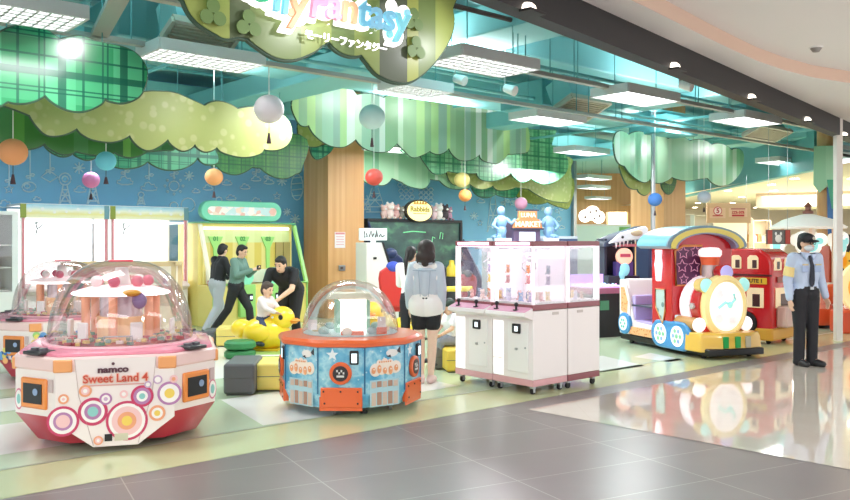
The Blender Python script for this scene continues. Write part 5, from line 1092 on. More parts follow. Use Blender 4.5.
m = MB(); m.box((0, -B_/2-.008, 1.10), (L_, .02, .03)); m.build('belt_line', col('#5a1a1c', .4), bus)
q = MB(); q.box((.42, -B_/2-.016, 1.01), (.46, .02, .10)); rs = q.build('route_sign', col('#efc23a', .35), bus, .006)
text('ROUTE 1', .085, col('#5a3a1c', .4), rs, (.42, -B_/2-.03, 1.01), name='route_lettering', bold=.003)
for x in (-.35, .46):
    q = MB(); q.box((x, -B_/2-.012, .74), (.28, .02, .32)); wn = q.build('lower_window', CRM, bus, .01)
    q = MB(); q.box((x+.02, -B_/2-.02, .70), (.12, .01, .2)); q.build('window_shade', DKW, wn)
# front end (+x): two decks of windows and a radiator box
for y in (-.21, .2):
    q = MB(); q.prism([(y-.14, 1.18), (y+.14, 1.18), (y+.14, 1.30), (y+.08, 1.38), (y-.08, 1.38), (y-.14, 1.30)], L_/2-.01, L_/2+.012, 'x'); wn = q.build('front_window', CRM, bus, .006); q = MB(); q.box((L_/2+.014, y, 1.26), (.008, .1, .12)); q.build('window_shade', DKW, wn)
q = MB(); q.box((L_/2+.01, 0, .74), (.02, .62, .32)); wn = q.build('windscreen', CRM, bus, .01); q = MB(); q.box((L_/2+.02, .02, .70), (.01, .3, .2)); q.build('window_shade', DKW, wn)
q = MB(); q.box((L_/2+.012, 0, 1.03), (.02, .5, .09)); q.build('front_board', col('#9a4a42', .35), bus, .006)
q = MB(); q.box((L_/2+.09, .0, .44), (.18, .55, .34)); q.build('radiator', col('#d9b9ae', .35), bus, .03)
for x in (-.42, .30):
    for sgn in (-1, 1):
        q = MB(); q.cyl((x, sgn*(B_/2-.02), .33), (x, sgn*(B_/2+.05), .33), .19, n=28); w_ = q.build('wheel', RUBBER, bus, .015)
        q = MB(); [q.box((x, sgn*(B_/2+.055), .33), (.2, .012, .03), 0, Matrix.Translation((x, sgn*(B_/2+.055), .33)) @ Matrix.Rotation(k*PI/3, 4, 'Y') @ Matrix.Translation((-x, -sgn*(B_/2+.055), -.33))) for k in range(3)]; q.disc((x, sgn*(B_/2+.05), .33), .05, (0, sgn, 0), .02, 16); q.build('hub', col('#c9c9c9', .3, .6), w_)
for x in (-.6, .62):
    for y in (-.3, .3):
        q = MB(); q.cyl((x, y-.02, .035), (x, y+.02, .035), .035, n=12); q.box((x, y, .065), (.04, .04, .03)); q.build('caster', RUBBER, bus)
# ================================================================== CAROUSEL RIDE BEHIND THE GUARD
ca = thing('carousel_ride', 'orange and white carousel ride with white umbrella top, behind the guard', 'carousel ride', PT(808, 300, 16.3).to_2d().to_3d(), R(10)); ca.scale = (1.1, 1.1, 1.1)
m = MB(); m.lathe([(.001, .06), (.66, .06), (.68, .1), (.66, .34), (.001, .36)], n=36); m.build('base', col('#d9542e', .35, coat=.3), ca)
m = MB(); m.lathe([(.001, .0), (.5, .0), (.5, .07), (.001, .07)], n=24); m.build('foot_ring', BLACK, ca)
m = MB(); m.cyl((0, 0, .36), (0, 0, 1.85), .12, n=20); m.build('column', col('#efe4d9', .35), ca)
m = MB(); m.lathe([(.62, 1.72), (.64, 1.75), (.42, 1.88), (.12, 1.97), (.001, 1.99)], n=32); um = m.build('umbrella_top', col('#f6f1ea', .4, 0, .2), ca)
m = MB(); m.lathe([(.001, 1.98), (.09, 1.99), (.09, 2.03), (.05, 2.05), (.05, 2.10), (.07, 2.12), (.001, 2.2)], n=16); m.build('finial', col('#8a5a4a', .4), um)
CT = col('#8fd4d4', .4, 0, .4)
for k in range(6):
    a = k*PI/3; x, y = .5*math.cos(a), .5*math.sin(a)
    q = MB(); q.cyl((x, y, .34), (x, y, 1.72), .025, n=10); q.build('pole', col('#e8c9b0', .35), ca)
    q = MB(); [q.disc((x*1.12+dx*math.sin(a), y*1.12-dx*math.cos(a), z), r, (math.cos(a), math.sin(a), 0), .04, 18) for dx, z, r in ((0, 1.42, .17), (.14, 1.55, .12), (-.14, 1.52, .12), (.1, 1.3, .1))]; cp = q.build('cloud_panel', col('#f4f4ee', .4, 0, .4), ca)
    q = MB(); [q.disc((x*1.12*1.09+dx*math.sin(a), y*1.12*1.09-dx*math.cos(a), z), r, (math.cos(a), math.sin(a), 0), .012, 14) for dx, z, r in ((0, 1.42, .11), (.14, 1.55, .06), (-.13, 1.5, .06))]; q.build('teal_inlay', CT, cp)
    q = MB(); q.box((x*.95, y*.95, .58), (.16, .3, .34), 0, None, a); q.build('seat_shell', col('#e0622e' if k % 2 else '#ead9cc', .35), ca, .03)
pbx = thing('picture_box', 'hanging dark picture box with a white animal head picture, left of the guard', 'sign box', PT(778, 237, 15.6), R(-6))
m = MB(); m.box((0, 0, 0), (.42, .1, .27)); m.build('box', col('#5a3a36', .4), pbx, .006)
m = MB(); m.box((-.01, -.052, 0), (.22, .01, .25)); m.build('picture', col('#6a6a66', .4), pbx); m = MB(); m.sph((-.01, -.06, -.03), (.06, .01, .075), 14, 8); [m.sph((-.01+a*.045, -.06, .06), (.02, .01, .035), 10, 6) for a in (-1, 1)]; m.build('animal_head', col('#e9e6e0', .4), pbx)
m = MB(); [m.box((a*.16, -.054, 0), (.08, .012, .25)) for a in (-1, 1)]; m.build('side_strip', col('#b8483a', .4), pbx); [MB().cyl((a*.17, 0, .13), (a*.17, 0, 4.9-PT(778, 237, 15.6).z), .005, n=5).build('wire', STEEL, pbx) for a in (-1, 1)]
vm = thing('red_kiosk', 'narrow orange-red ride cabinet just left of the white post', 'kiosk', PT(832, 300, 17.5).to_2d().to_3d(), 0)
m = MB(); m.box((0, 0, .8), (.32, .4, 1.5)); m.box((0, 0, .03), (.34, .42, .06)); m.build('cabinet', col('#cf4a26', .35, coat=.3), vm, .02)
m = MB(); m.box((0, -.205, 1.05), (.16, .02, .5)); m.build('panel', col('#d9a25a', .35), vm, .006)
# banded tree column by the glass on the right
tc = thing('wrapped_post', 'round orange post wrapped in green and blue panels, right of the glass edge', 'wrapped post', (9.0, 18.6, 0), R(-25))
m = MB(); m.cyl((0, 0, 0), (0, 0, 4.9), .20, n=24); m.build('post', WOOD, tc)
m = MB(); m.prism([(-.26, 3.75), (-.27, 2.9), (-.15, 2.72), (.0, 2.85), (.15, 2.7), (.28, 2.85), (.28, 3.75)], -.32, -.26, 'y'); m.build('green_crown', GB, tc)
m = MB(); m.prism([(.0, 2.9), (.28, 2.9), (.28, 1.7), (.02, 1.8)], -.30, -.25, 'y'); m.build('blue_panel', col('#3f74b0', .4), tc); m = MB(); m.prism([(.0, 3.0), (.3, 3.0), (.28, 2.5), (.1, 2.35)], -.335, -.3, 'y'); m.build('teal_panel', col('#4fae8c', .4), tc)
# neighbouring shop: sale board, shelves, coloured goods
p = PT(728.5, 213, 21.5); sb_ = thing('sale_sign', 'pale wooden sale board with a pink 5 and red percent lettering in the peach hall', 'sign', p, 0); sb_.scale = (.66, .66, .66)
m = MB(); m.box((0, 0, 0), (1.72, .06, .78)); m.build('board', col('#d9b48f', .5), sb_, .006)
m = MB(); m.box((-.44, -.034, 0), (.62, .01, .4)); m.box((.36, -.034, .02), (.72, .01, .34)); m.build('paper', col('#e6c2a4', .5), sb_)
m = MB(); m.disc((-.44, -.045, .08), .17, (0, -1, 0), .006, 24); dc = m.build('pink_disc', col('#c9465a', .4), sb_); m = MB(); m.disc((-.44, -.052, .08), .14, (0, -1, 0), .006, 24); m.build('disc_face', col('#f2e0d9', .4), dc)
text('5', .26, col('#b02a48', .4), sb_, (-.44, -.065, .08), name='number', bold=.008)
MB().box((.36, -.045, .16), (.56, .006, .045)).build('small_print', col('#b5646a', .4), sb_)
text('22%-50%', .15, col('#c03a44', .4), sb_, (.36, -.045, .02), name='percent_lettering', bold=.005, sx=.9)
m = MB(); m.box((.36, -.045, -.10), (.48, .006, .07)); m.box((-.44, -.045, -.11), (.4, .006, .04)); m.build('red_bar', col('#c03a44', .4), sb_)
[MB().cyl((a*.7, 0, .39), (a*.7, 0, (3.35-p.z)/.66), .008, n=5).build('wire', STEEL, sb_) for a in (-1, 1)]
rnd = random.Random(12)
for k, px in enumerate((684, 702, 722, 742, 760)):
    pp = PT(px, 300, 26+rnd.random()*3); h = 1.95+.3*rnd.random()
    o = thing('display_shelf', ['cream display shelf just right of the second wooden column', 'cream display shelf below the pink 5 of the sale board', 'cream display shelf below the sale board middle', 'cream display shelf below the percent lettering', 'cream display shelf left of the picture box'][k], 'display shelf', (pp.x, pp.y, 0), 0, 'shelves of the peach hall')
    m = MB(); m.box((0, .2, h/2+.2), (.6, .04, h+.4)); m.box((-.29, 0, h/2+.2), (.03, .4, h+.4)); m.box((.29, 0, h/2+.2), (.03, .4, h+.4)); [m.box((0, 0, z), (.6, .4, .03)) for z in (.1, .6, 1.1, 1.6, h+.38)]; m.build('shelf_frame', CREAM, o)
    for j in range(4):
        q = MB(); q.box((-.2+.13*j, -.02, 1.615+(.22+.05*(j % 2))/2), (.1, .2, .22+.05*(j % 2))); q.build('goods', col(rnd.choice(['#f0e6da', '#e2b98a', '#d98a5a', '#f4efe6', '#c9a06a', '#b9d0c0']), .5), o)
m = MB(); m.box((0, 0, 1.2), (1.1, 1.1, 2.3)); pl_ = struct(m.build('wall_pier', CREAM)); pl_.location = (9.9, 27.5, 0)
# things right of the white post
of = thing('orange_wheel_ride', 'big glowing orange wheel-shaped ride at the far right edge', 'ride', PT(858, 300, 14.9).to_2d().to_3d(), 0)
m = MB(); m.disc((.1, 0, .82), .48, (0, -1, 0), .12, 32); m.build('rim', col('#f2d9a0', .35, 0, .5), of, .02); m = MB(); m.disc((.1, -.13, .82), .34, (0, -1, 0), .04, 28); m.build('disc', col('#f29a3a', .35, 0, .5), of); m = MB(); m.box((.1, .1, .2), (.9, .5, .4)); m.build('base', col('#d9542e', .4), of, .03)
kf = thing('flower_display', 'yellow and black flower-like display above the orange wheel at right edge', 'display', PT(851, 262, 16.6), 0)
m = MB(); m.box((.1, .15, .0), (.7, .1, 1.1)); m.build('black_back', col('#2a2622', .5), kf); m = MB()
for k in range(9): a = k*.7; m.disc((.05+.2*math.cos(a), .08, .06*k-.25), .09, (0, -1, 0), .03, 12)
m.build('yellow_petals', col('#e6b93a', .4, 0, .3), kf); m = MB(); m.cyl((.1, .2, -.5), (.1, .2, -PT(851, 262, 16.6).z), .06, n=10); m.build('stand', DARK, kf)
# ================================================================== PEOPLE
SKIN = col('#e0b59a', .55)
def remesh(mb, name, mat, parent, vox, it=3):
    o = mb.build(name, mat, None, fix=False)
    r = o.modifiers.new('r', 'REMESH'); r.mode = 'VOXEL'; r.voxel_size = vox; r.use_smooth_shade = True
    s = o.modifiers.new('s', 'SMOOTH'); s.iterations = it; s.factor = .5
    bpy.context.view_layer.update(); me = bpy.data.meshes.new_from_object(o.evaluated_get(bpy.context.evaluated_depsgraph_get()))
    bpy.data.objects.remove(o); me.polygons.foreach_set('use_smooth', [True]*len(me.polygons)); me.materials.clear(); me.materials.append(mat)
    n = bpy.data.objects.new(name, me); C.objects.link(n); n.parent = parent; return n
def cap(m, p0, r0, p1, r1): m.cyl(p0, p1, r0, r1, 14); m.sph(p0, r0, 14, 9); m.sph(p1, r1, 14, 9)
def person(label, loc, rz, J, k=1.0, top=None, sleeve='long', bottom=None, legs='long', shoes='#2a2a2c', hair='#1c1614', hairstyle='short', skin=SKIN, vox=.009, head_k=1.0, build=1.0, hem=None):
    """J: joints in metres for a 1.70 m body, facing -y, own left at +x; k scales the whole figure."""
    o = thing('person', label, 'person', loc, rz); o.scale = (k,)*3
    j = {n: Vector(v) for n, v in J.items()}
    lat = (j['shL']-j['shR']).normalized(); hl = (j['hipL']-j['hipR']).normalized(); b = build
    up_ = (j['neck']-j['chest']).normalized()
    hu = (j['head']-j['neck']).normalized() if 'hup' not in j else j['hup'].normalized()
    hf = j.get('hf', Vector((0, -1, 0))); hf = (hf-hu*hf.dot(hu)).normalized(); hl_ = hu.cross(hf)*-1
    if hl_.dot(lat) < 0 and hf.dot(Vector((0, -1, 0))) > .3: hl_ = -hl_
    Mh = Matrix((hl_, -hf, hu)).transposed(); qh = Mh.to_quaternion()
    H = j['head']; hk = head_k
    def torso(m, g):
        for s, hp, sh in ((1, 'hipL', 'shL'), (-1, 'hipR', 'shR')):
            p = [j['pelvis']+hl*s*.06*b, j['waist']+lat*s*.05*b, j['chest']+lat*s*.075*b]
            cap(m, p[0], .108*b+g, p[1], .095*b+g); cap(m, p[1], .095*b+g, p[2], .108*b+g); cap(m, p[2], .10*b+g, j[sh]-lat*s*.03, .058+g)
        cap(m, j['waist'], .1*b+g, j['chest'], .11*b+g); cap(m, j['chest'], .10*b+g, j['neck']-up_*.03, .062+g*.6)
    def arm(m, s, g, to='wr'):
        cap(m, j['sh'+s], .056+g, j['el'+s], .042+g)
        if to == 'wr': cap(m, j['el'+s], .043+g, j['wr'+s].lerp(j['el'+s], .06), .03+g)
    def leg(m, s, g, to='ank', f=1.0):
        if to == 'mid': cap(m, j['hip'+s], .095*b+g, j['hip'+s].lerp(j['knee'+s], .42), .084*b+g*1.3); return
        cap(m, j['hip'+s], .092*b+g, j['knee'+s], .058+g); cap(m, j['knee'+s], .056+g, j['knee'+s].lerp(j['ank'+s], .3), .056+g); cap(m, j['knee'+s].lerp(j['ank'+s], .3), .056+g, j['ank'+s]-Vector((0, 0, .02 if g else 0)), .036+g*1.9)
    m = MB(); torso(m, 0)
    for s in 'LR': arm(m, s, 0); leg(m, s, 0)
    cap(m, j['neck']-up_*.04, .055, H-hu*.06, .05)
    m.sph(H+hu*.02, (.076*hk, .094*hk, .108*hk), 20, 14, q=qh); m.sph(H-hu*.055*hk+hf*.02*hk, (.058*hk, .066*hk, .062*hk), 16, 10, q=qh)
    cap(m, H+hf*.088*hk+hu*.012*hk, .012*hk, H+hf*.104*hk-hu*.02*hk, .017*hk)
    for s in (1, -1): m.sph(H+hl_*s*.078*hk-hf*-.0*hk, (.014*hk, .024*hk, .034*hk), 10, 8, q=qh)
    for s, sg_ in (('L', 1), ('R', -1)):
        w, e = j['wr'+s], j['el'+s]; d = j.get('hd'+s, (w-e)).normalized(); side = j.get('hs'+s, Vector((0, -1, 0))); side = (side-d*side.dot(d)).normalized(); nrm = d.cross(side).normalized()*sg_
        m.sph(w+d*.05, (.042, .02, .052), 12, 8, q=Matrix((side, nrm, d)).transposed().to_quaternion())
        for f, (off, ln) in enumerate(((.030, .068), (.010, .078), (-.010, .072), (-.028, .056))):
            b0_ = w+d*.08+side*off; b1_ = b0_+d*ln*.55-nrm*-.004; b2_ = b1_+d*ln*.45+nrm*.02
            cap(m, b0_, .0095, b1_, .0088); cap(m, b1_, .0088, b2_, .0075)
        t0 = w+d*.03+side*.03; cap(m, t0, .013, t0+d*.035+side*.022, .011); cap(m, t0+d*.035+side*.022, .0105, t0+d*.068+side*.026, .009)
        a, t_ = j['ank'+s], j['toe'+s]; cap(m, a, .036, a.lerp(t_, .5), .034); cap(m, a.lerp(t_, .5), .036, t_, .028)
    body = remesh(m, 'body', skin, o, vox, 3)
    for s in (1, -1):
        q = MB(); q.sph(H+hf*.086*hk+hl_*s*.033*hk+hu*.022*hk, (.014*hk, .008*hk, .008*hk), 10, 6, q=qh); q.build('eye', col('#1e1512', .3), body)
        q = MB(); q.sph(H+hf*.088*hk+hl_*s*.034*hk+hu*.047*hk, (.02*hk, .007*hk, .005*hk), 10, 6, q=qh); q.build('eyebrow', col(hair, .6), body)
    q = MB(); q.sph(H+hf*.083*hk-hu*.055*hk, (.024*hk, .010*hk, .007*hk), 12, 6, q=qh); q.build('mouth', col('#b5675e', .5), body)
    hm = MB()
    hm.sph(H+hu*.042*hk-hf*.018*hk, (.086*hk, .098*hk, .10*hk), 20, 14, q=qh); hm.sph(H-hf*.045*hk-hu*.0*hk, (.08*hk, .066*hk, .10*hk), 18, 12, q=qh)
    if hairstyle == 'short': hm.sph(H+hu*.10*hk+hf*.035*hk, (.062*hk, .055*hk, .036*hk), 14, 8, q=qh)
    if hairstyle == 'bob':
        hm.sph(H+hu*.03-hf*.02, (.108, .112, .115), 18, 12, q=qh); hm.sph(H-hf*.045-hu*.07, (.122, .085, .10), 18, 12, q=qh)
        for s in (1, -1): cap(hm, H+hl_*s*.07+hu*.03, .04, H+hl_*s*.078-hu*.13-hf*.01, .036)
        cap(hm, H-hf*.07, .07, H-hf*.06-hu*.15, .05)
    if hairstyle == 'pony':
        hm.sph(H-hf*.10+hu*.05, .035, 12, 8); cap(hm, H-hf*.11+hu*.04, .03, H-hf*.14-hu*.12, .034); cap(hm, H-hf*.14-hu*.12, .034, H-hf*.12-hu*.32, .014)
    remesh(hm, 'hair', col(hair, .55), o, vox, 2)
    if top:
        m = MB(); torso(m, .016)
        if hem: cap(m, j['pelvis']+hl*.07, .105*b+.045, j['pelvis']+hl*.07-Vector((0, 0, hem)), .105*b+.045); cap(m, j['pelvis']-hl*.07, .105*b+.045, j['pelvis']-hl*.07-Vector((0, 0, hem)), .105*b+.045)
        for s in 'LR':
            if sleeve == 'long': arm(m, s, .016)
            elif sleeve == 'short': cap(m, j['sh'+s], .056+.016, j['sh'+s].lerp(j['el'+s], .62), .05+.016)
            else: m.sph(j['sh'+s], .062, 12, 8)
        remesh(m, 'shirt', col(top, .7), o, vox*1.1, 4)
    if bottom:
        m = MB(); 
        for s in (1, -1): cap(m, j['pelvis']+hl*s*.06*b, .108*b+.022, j['pelvis'].lerp(j['waist'], .45)+hl*s*.05*b, .10*b+.02)
        for s in 'LR': leg(m, s, .017, 'mid' if legs == 'short' else 'ank')
        remesh(m, 'shorts' if legs == 'short' else 'trousers', col(bottom, .75), o, vox*1.1, 4)
    for s in 'LR':
        m = MB(); a, t_ = j['ank'+s], j['toe'+s]; back = (a-t_); back.z = 0; back.normalize()
        hl2 = Vector((a.x, a.y, t_.z))+back*.045; cap(m, hl2+Vector((0, 0, .012)), .044, t_.lerp(hl2, .35)+Vector((0, 0, .014)), .050); cap(m, t_.lerp(hl2, .35)+Vector((0, 0, .014)), .050, t_+Vector((0, 0, .006)), .040); cap(m, a-Vector((0, 0, .012)), .048, hl2+Vector((0, 0, .02)), .046)
        remesh(m, 'shoe', col(shoes, .5), o, vox, 2)
    return o, j, (H, hf, hu, hl_, qh)
def stand(**kw):
    d = dict(hipL=(.085, 0, .88), hipR=(-.085, 0, .88), kneeL=(.095, -.015, .49), kneeR=(-.095, -.015, .49), ankL=(.10, .02, .085), ankR=(-.10, .02, .085), toeL=(.12, -.13, .032), toeR=(-.12, -.13, .032), pelvis=(0, 0, .94), waist=(0, 0, 1.08), chest=(0, -.01, 1.27), neck=(0, .01, 1.46), head=(0, -.015, 1.585), shL=(.18, .0, 1.40), shR=(-.18, 0, 1.40), elL=(.235, .03, 1.12), elR=(-.235, .03, 1.12), wrL=(.245, -.03, .87), wrR=(-.245, -.03, .87))
    d.update(kw); return d
# ---- guard
gp = G(805, 366)
gd, gj, (H, hf, hu, hlv, qh) = person('guard in pale blue shirt, dark tie and black cap standing on the stone floor', gp, R(12), stand(hf=(.35, -1, .02), ankL=(.10, .0, .085), toeL=(.16, -.14, .032), elL=(.25, .03, 1.13), wrL=(.29, -.02, .89), ankR=(-.07, .03, .085), toeR=(-.06, -.12, .032), kneeR=(-.08, 0, .49)), 1.02, '#b6c4dc', 'long', '#1c1c22', shoes='#232326', hair='#15110f')
NVY = col('#1b1f30', .6)
q = MB(); q.sph(H+hu*.075, (.098, .112, .066), 20, 12, q=qh); q.sph(H+hu*.055+hf*.10, (.078, .07, .012), 16, 8, q=qh); q.cyl(H+hu*.03, H+hu*.07, .097, .1, 24); q.build('cap', col('#15161c', .6), gd)
q = MB(); q.sph(H+hu*.085+hf*.102, (.03, .012, .024), 12, 8, q=qh); q.build('cap_badge', col('#c9c2b4', .4), gd)
q = MB(); q.sph(H-hu*.04+hf*.05, (.068, .066, .05), 18, 12, q=qh); mk_ = q.build('face_mask', col('#d9e0e4', .6), gd)
q = MB(); [q.sph(H-hu*(.02+.022*n)+hf*.06, (.062, .06, .004), 16, 6, q=qh) for n in range(3)]; q.build('mask_pleat', col('#8a949c', .6), mk_)
for s in (1, -1):
    q = MB(); q.tube([H+hf*.1+hlv*s*.035+hu*.022+hlv*.026*math.cos(a)+hu*.02*math.sin(a) for a in [2*PI*i/12 for i in range(12)]], .0035, 5, closed=True); q.tube([H+hf*.098+hlv*s*.06+hu*.025, H+hlv*s*.083+hu*.02], .003, 5); q.build('glasses_rim', BLACK, gd)
q = MB(); q.loft([[(x*w_, -.137-.012*f_, z), (x*w_, -.125-.012*f_, z)] if False else (-w_, y, z) for x in (0,)] if False else [[(-w_, y-.006, z), (w_, y-.006, z), (w_, y+.006, z), (-w_, y+.006, z)] for z, w_, y in ((1.43, .022, -.085), (1.405, .017, -.105), (1.30, .026, -.143), (1.12, .036, -.140), (1.06, .03, -.136), (1.03, .004, -.136))]); q.build('tie', NVY, gd)
q = MB(); [q.prism([(.015*a, 1.45), (.085*a, 1.44), (.05*a, 1.375)], -.105, -.085, 'y') for a in (-1, 1)]; q.build('collar', col('#b9c9e4', .7), gd)
for a in (-1, 1):
    q = MB(); q.box((a*.13, -.01, 1.458), (.10, .055, .012), 0, None); q.build('epaulette', NVY, gd)
    q = MB(); q.box((a*.095, -.128, 1.27), (.09, .012, .10)); pk = q.build('chest_pocket', col('#a2b4d4', .7), gd, .005); q = MB(); q.box((a*.095, -.136, 1.315), (.085, .008, .018)); q.build('name_bar', col('#c9b98a', .5), pk)
q = MB(); el = Vector(gj['elR']); sh_ = Vector(gj['shR']); d = (el-sh_).normalized(); q.cyl(sh_.lerp(el, .42), sh_.lerp(el, .85), .073, .068, 18); q.build('armband', col('#e8cf8a', .6), gd)
q = MB(); q.lathe([(.163, -.02), (.166, -.018), (.166, .018), (.163, .02)], (0, 0, 1.015), 28, ex=1.0, ey=.78); bl = q.build('belt', BLACK, gd); q = MB(); q.box((0, -.134, 1.015), (.05, .014, .036)); q.build('buckle', STEEL, bl)
# ---- girl in denim, seen from behind
pp = G(426, 383)
gl, gj, (H, hf, hu, hlv, qh) = person('girl seen from behind in pale denim jacket and black shorts', pp, R(172), stand(hf=(0, -1, -.12), ankL=(.06, .0, .085), toeL=(.08, -.13, .03), ankR=(-.06, .0, .085), toeR=(-.08, -.13, .03), kneeL=(.075, -.01, .49), kneeR=(-.075, -.01, .49), elR=(-.195, .03, 1.13), wrR=(-.185, -.02, .88), elL=(.20, .03, 1.14), wrL=(.21, -.08, .9), shL=(.15, 0, 1.39), shR=(-.15, 0, 1.39)), .965, '#eeeae6', 'long', '#17171b', 'short', shoes='#e3c3bd', hair='#2a1c18', hairstyle='bob', skin=col('#eac6b0', .55), build=.92, hem=.03)
m = MB(); lat = Vector((1, 0, 0))
for s in (1, -1):
    cap(m, (s*.055, 0, 1.11), .110, (s*.06, -.0, 1.27), .112); cap(m, (s*.06, 0, 1.27), .106, (s*.135, 0, 1.40), .068)
    S_ = 'L' if s > 0 else 'R'; sh_, el, wr = (Vector(gj[n+S_]) for n in ('sh', 'el', 'wr')); cap(m, sh_, .073, el, .062); cap(m, el, .062, wr.lerp(el, .1), .05)
cap(m, (0, 0, 1.11), .12, (0, 0, 1.30), .122)
DEN = col('#bcc7d2', .8); jk = remesh(m, 'denim_jacket', DEN, gl, .011, 3)
q = MB(); q.tube([(-.14, .135, 1.36), (0, .152, 1.355), (.14, .135, 1.36)], .005, 5); q.tube([(-.07, .142, 1.35), (-.05, .138, 1.05)], .004, 5); q.tube([(.07, .142, 1.35), (.05, .138, 1.05)], .004, 5); q.build('back_seam', col('#93a3b4', .8), jk)
q = MB(); q.sph((0, .02, 1.445), (.10, .085, .03), 18, 10); q.build('jacket_collar', DEN, jk)
# ---- woman with ponytail
person('woman with black ponytail in white top, just left of the girl in denim', PT(411, 300, 11.6).to_2d().to_3d(), R(160), stand(hf=(-.2, -1, -.1), elL=(.22, -.08, 1.14), wrL=(.1, -.24, 1.1), elR=(-.22, -.05, 1.14), wrR=(-.1, -.24, 1.08)), .915, '#ece8e6', 'long', '#23232a', hair='#181312', hairstyle='pony', build=.9)
# ---- boy sitting on the yellow block
bp2 = PT(452, 352, 10.75)
sit = dict(hipL=(.08, 0, .50), hipR=(-.08, 0, .50), kneeL=(.13, -.38, .50), kneeR=(-.11, -.36, .55), ankL=(.11, -.32, .14), ankR=(-.12, -.44, .17), toeL=(.13, -.46, .07), toeR=(-.13, -.58, .11), pelvis=(0, 0, .55), waist=(0, -.02, .68), chest=(0, -.06, .86), neck=(0, -.07, 1.03), head=(0, -.10, 1.16), shL=(.16, -.06, .98), shR=(-.16, -.06, .98), elL=(.22, -.16, .76), elR=(-.22, -.16, .76), wrL=(.12, -.34, .64), wrR=(-.12, -.34, .64))
by, gj, (H, hf, hu, hlv, qh) = person('small boy in white T-shirt and dark cap sitting on the yellow foam block', (bp2.x+.02, bp2.y+.1, .02), R(-62), dict(sit, hf=(0, -1, -.15)), .66, '#eef0f2', 'short', '#8b9099', shoes='#3a3a40', hair='#1d1713', head_k=1.3, build=1.05)
q = MB(); q.sph(H+hu*.085, (.125, .135, .085), 18, 10, q=qh); q.sph(H+hu*.05+hf*.14, (.09, .085, .012), 14, 8, q=qh); q.build('cap', col('#33443a', .7), by)
# ---- man bending to the toddler
mp = PT(284, 300, 12.75)
bend = stand(pelvis=(0, .12, .90), hipL=(.09, .10, .84), hipR=(-.09, .10, .84), kneeL=(.11, .0, .47), kneeR=(-.11, .02, .47), ankL=(.12, .08, .085), ankR=(-.12, .1, .085), toeL=(.15, -.07, .032), toeR=(-.15, -.06, .032), waist=(0, .03, 1.01), chest=(0, -.14, 1.13), neck=(0, -.28, 1.22), head=(.03, -.36, 1.29), hup=(.05, -.45, 1), shL=(.20, -.22, 1.18), shR=(-.20, -.22, 1.18), elL=(.21, -.36, .93), elR=(-.27, -.30, .90), wrL=(.02, -.50, .76), wrR=(-.12, -.44, .68), hf=(-.15, -1, -.65))
person('man in black T-shirt bending down over the toddler on the duck', (mp.x+.06, mp.y+.05, 0), R(-14), bend, 1.0, '#17171a', 'short', '#1a1a1e', hair='#14110f', build=1.12)
# ---- toddler on the duck
ride = dict(hipL=(.09, 0, .52), hipR=(-.09, 0, .52), kneeL=(.22, -.16, .44), kneeR=(-.22, -.16, .44), ankL=(.27, -.08, .13), ankR=(-.27, -.08, .13), toeL=(.29, -.2, .07), toeR=(-.29, -.2, .07), pelvis=(0, 0, .57), waist=(0, -.01, .70), chest=(0, -.03, .88), neck=(0, -.03, 1.04), head=(0, -.07, 1.18), shL=(.15, -.03, .99), shR=(-.15, -.03, .99), elL=(.18, -.18, .82), elR=(-.18, -.18, .82), wrL=(.1, -.36, .74), wrR=(-.1, -.36, .74))
td, gj, (H, hf, hu, hlv, qh) = person('toddler in pale striped top and blue jeans astride the yellow duck', (d1.x-.02, d1.y, .10), R(60), dict(ride, hf=(0, -1, -.2)), .70, '#dcd0cf', 'long', '#34415f', shoes='#3c4250', hair='#4a3a33', head_k=1.32, build=1.1)
q = MB(); [q.lathe([(.163, -.012), (.166, 0), (.163, .012)], (0, -.02, .66+.07*n), 22, ey=.72) for n in range(4)]; q.build('shirt_stripe', col('#cf9aa0', .7), td)
# ---- two men at the shooting game
w1 = PT(236, 300, 14.5)
walk = stand(hf=(0, -1, -.15), hipL=(.085, 0, .86), hipR=(-.085, 0, .86), kneeL=(.10, -.22, .50), kneeR=(-.09, .12, .48), ankL=(.10, -.26, .10), ankR=(-.09, .42, .12), toeL=(.11, -.41, .032), toeR=(-.09, .30, .032), pelvis=(0, 0, .92), waist=(0, -.02, 1.06), chest=(0, -.06, 1.25), neck=(0, -.08, 1.43), head=(0, -.12, 1.55), shL=(.18, -.05, 1.38), shR=(-.18, -.05, 1.38), elL=(.23, -.14, 1.12), elR=(-.23, -.14, 1.12), wrL=(.07, -.36, 1.22), wrR=(-.07, -.36, 1.22))
wk, gj, hd_ = person('man in sage green sweater and black trousers holding up a phone', w1.to_2d().to_3d(), R(74), walk, .94, '#648379', 'long', '#1b1b1f', shoes='#1f1f22', hair='#171210')
pm = wk.matrix_basis @ Vector((0, -.47, 1.27)); ph = thing('mobile_phone', 'dark mobile phone held up by the man in the green sweater', 'phone', pm, R(74))
q = MB(); q.box((0, 0, 0), (.14, .012, .075)); q.build('case', BLACK, ph, .006); q = MB(); q.box((0, .008, 0), (.128, .004, .066)); q.build('screen', col('#8fa9c4', .2, 0, .4), ph)
w2 = PT(217, 300, 14.95)
vs_ = dict(walk, hf=(.3, -1, -.05), kneeL=(.10, -.14, .49), ankL=(.11, -.02, .10), toeL=(.12, -.17, .032), kneeR=(-.10, .06, .48), ankR=(-.10, .30, .12), toeR=(-.10, .17, .032), wrL=(.12, -.32, 1.02), wrR=(-.16, -.3, .98))
vt, gj, hd_ = person('man in black top and pale grey jeans standing left of the sweater man', w2.to_2d().to_3d(), R(135), vs_, .95, '#1d1f24', 'long', '#b4b8c0', shoes='#5a5a60', hair='#14110f', build=1.05)
q = MB(); q.box((.17, .06, .93), (.03, .08, .11)); q.build('red_pouch', col('#a33a44', .6), vt, .01)
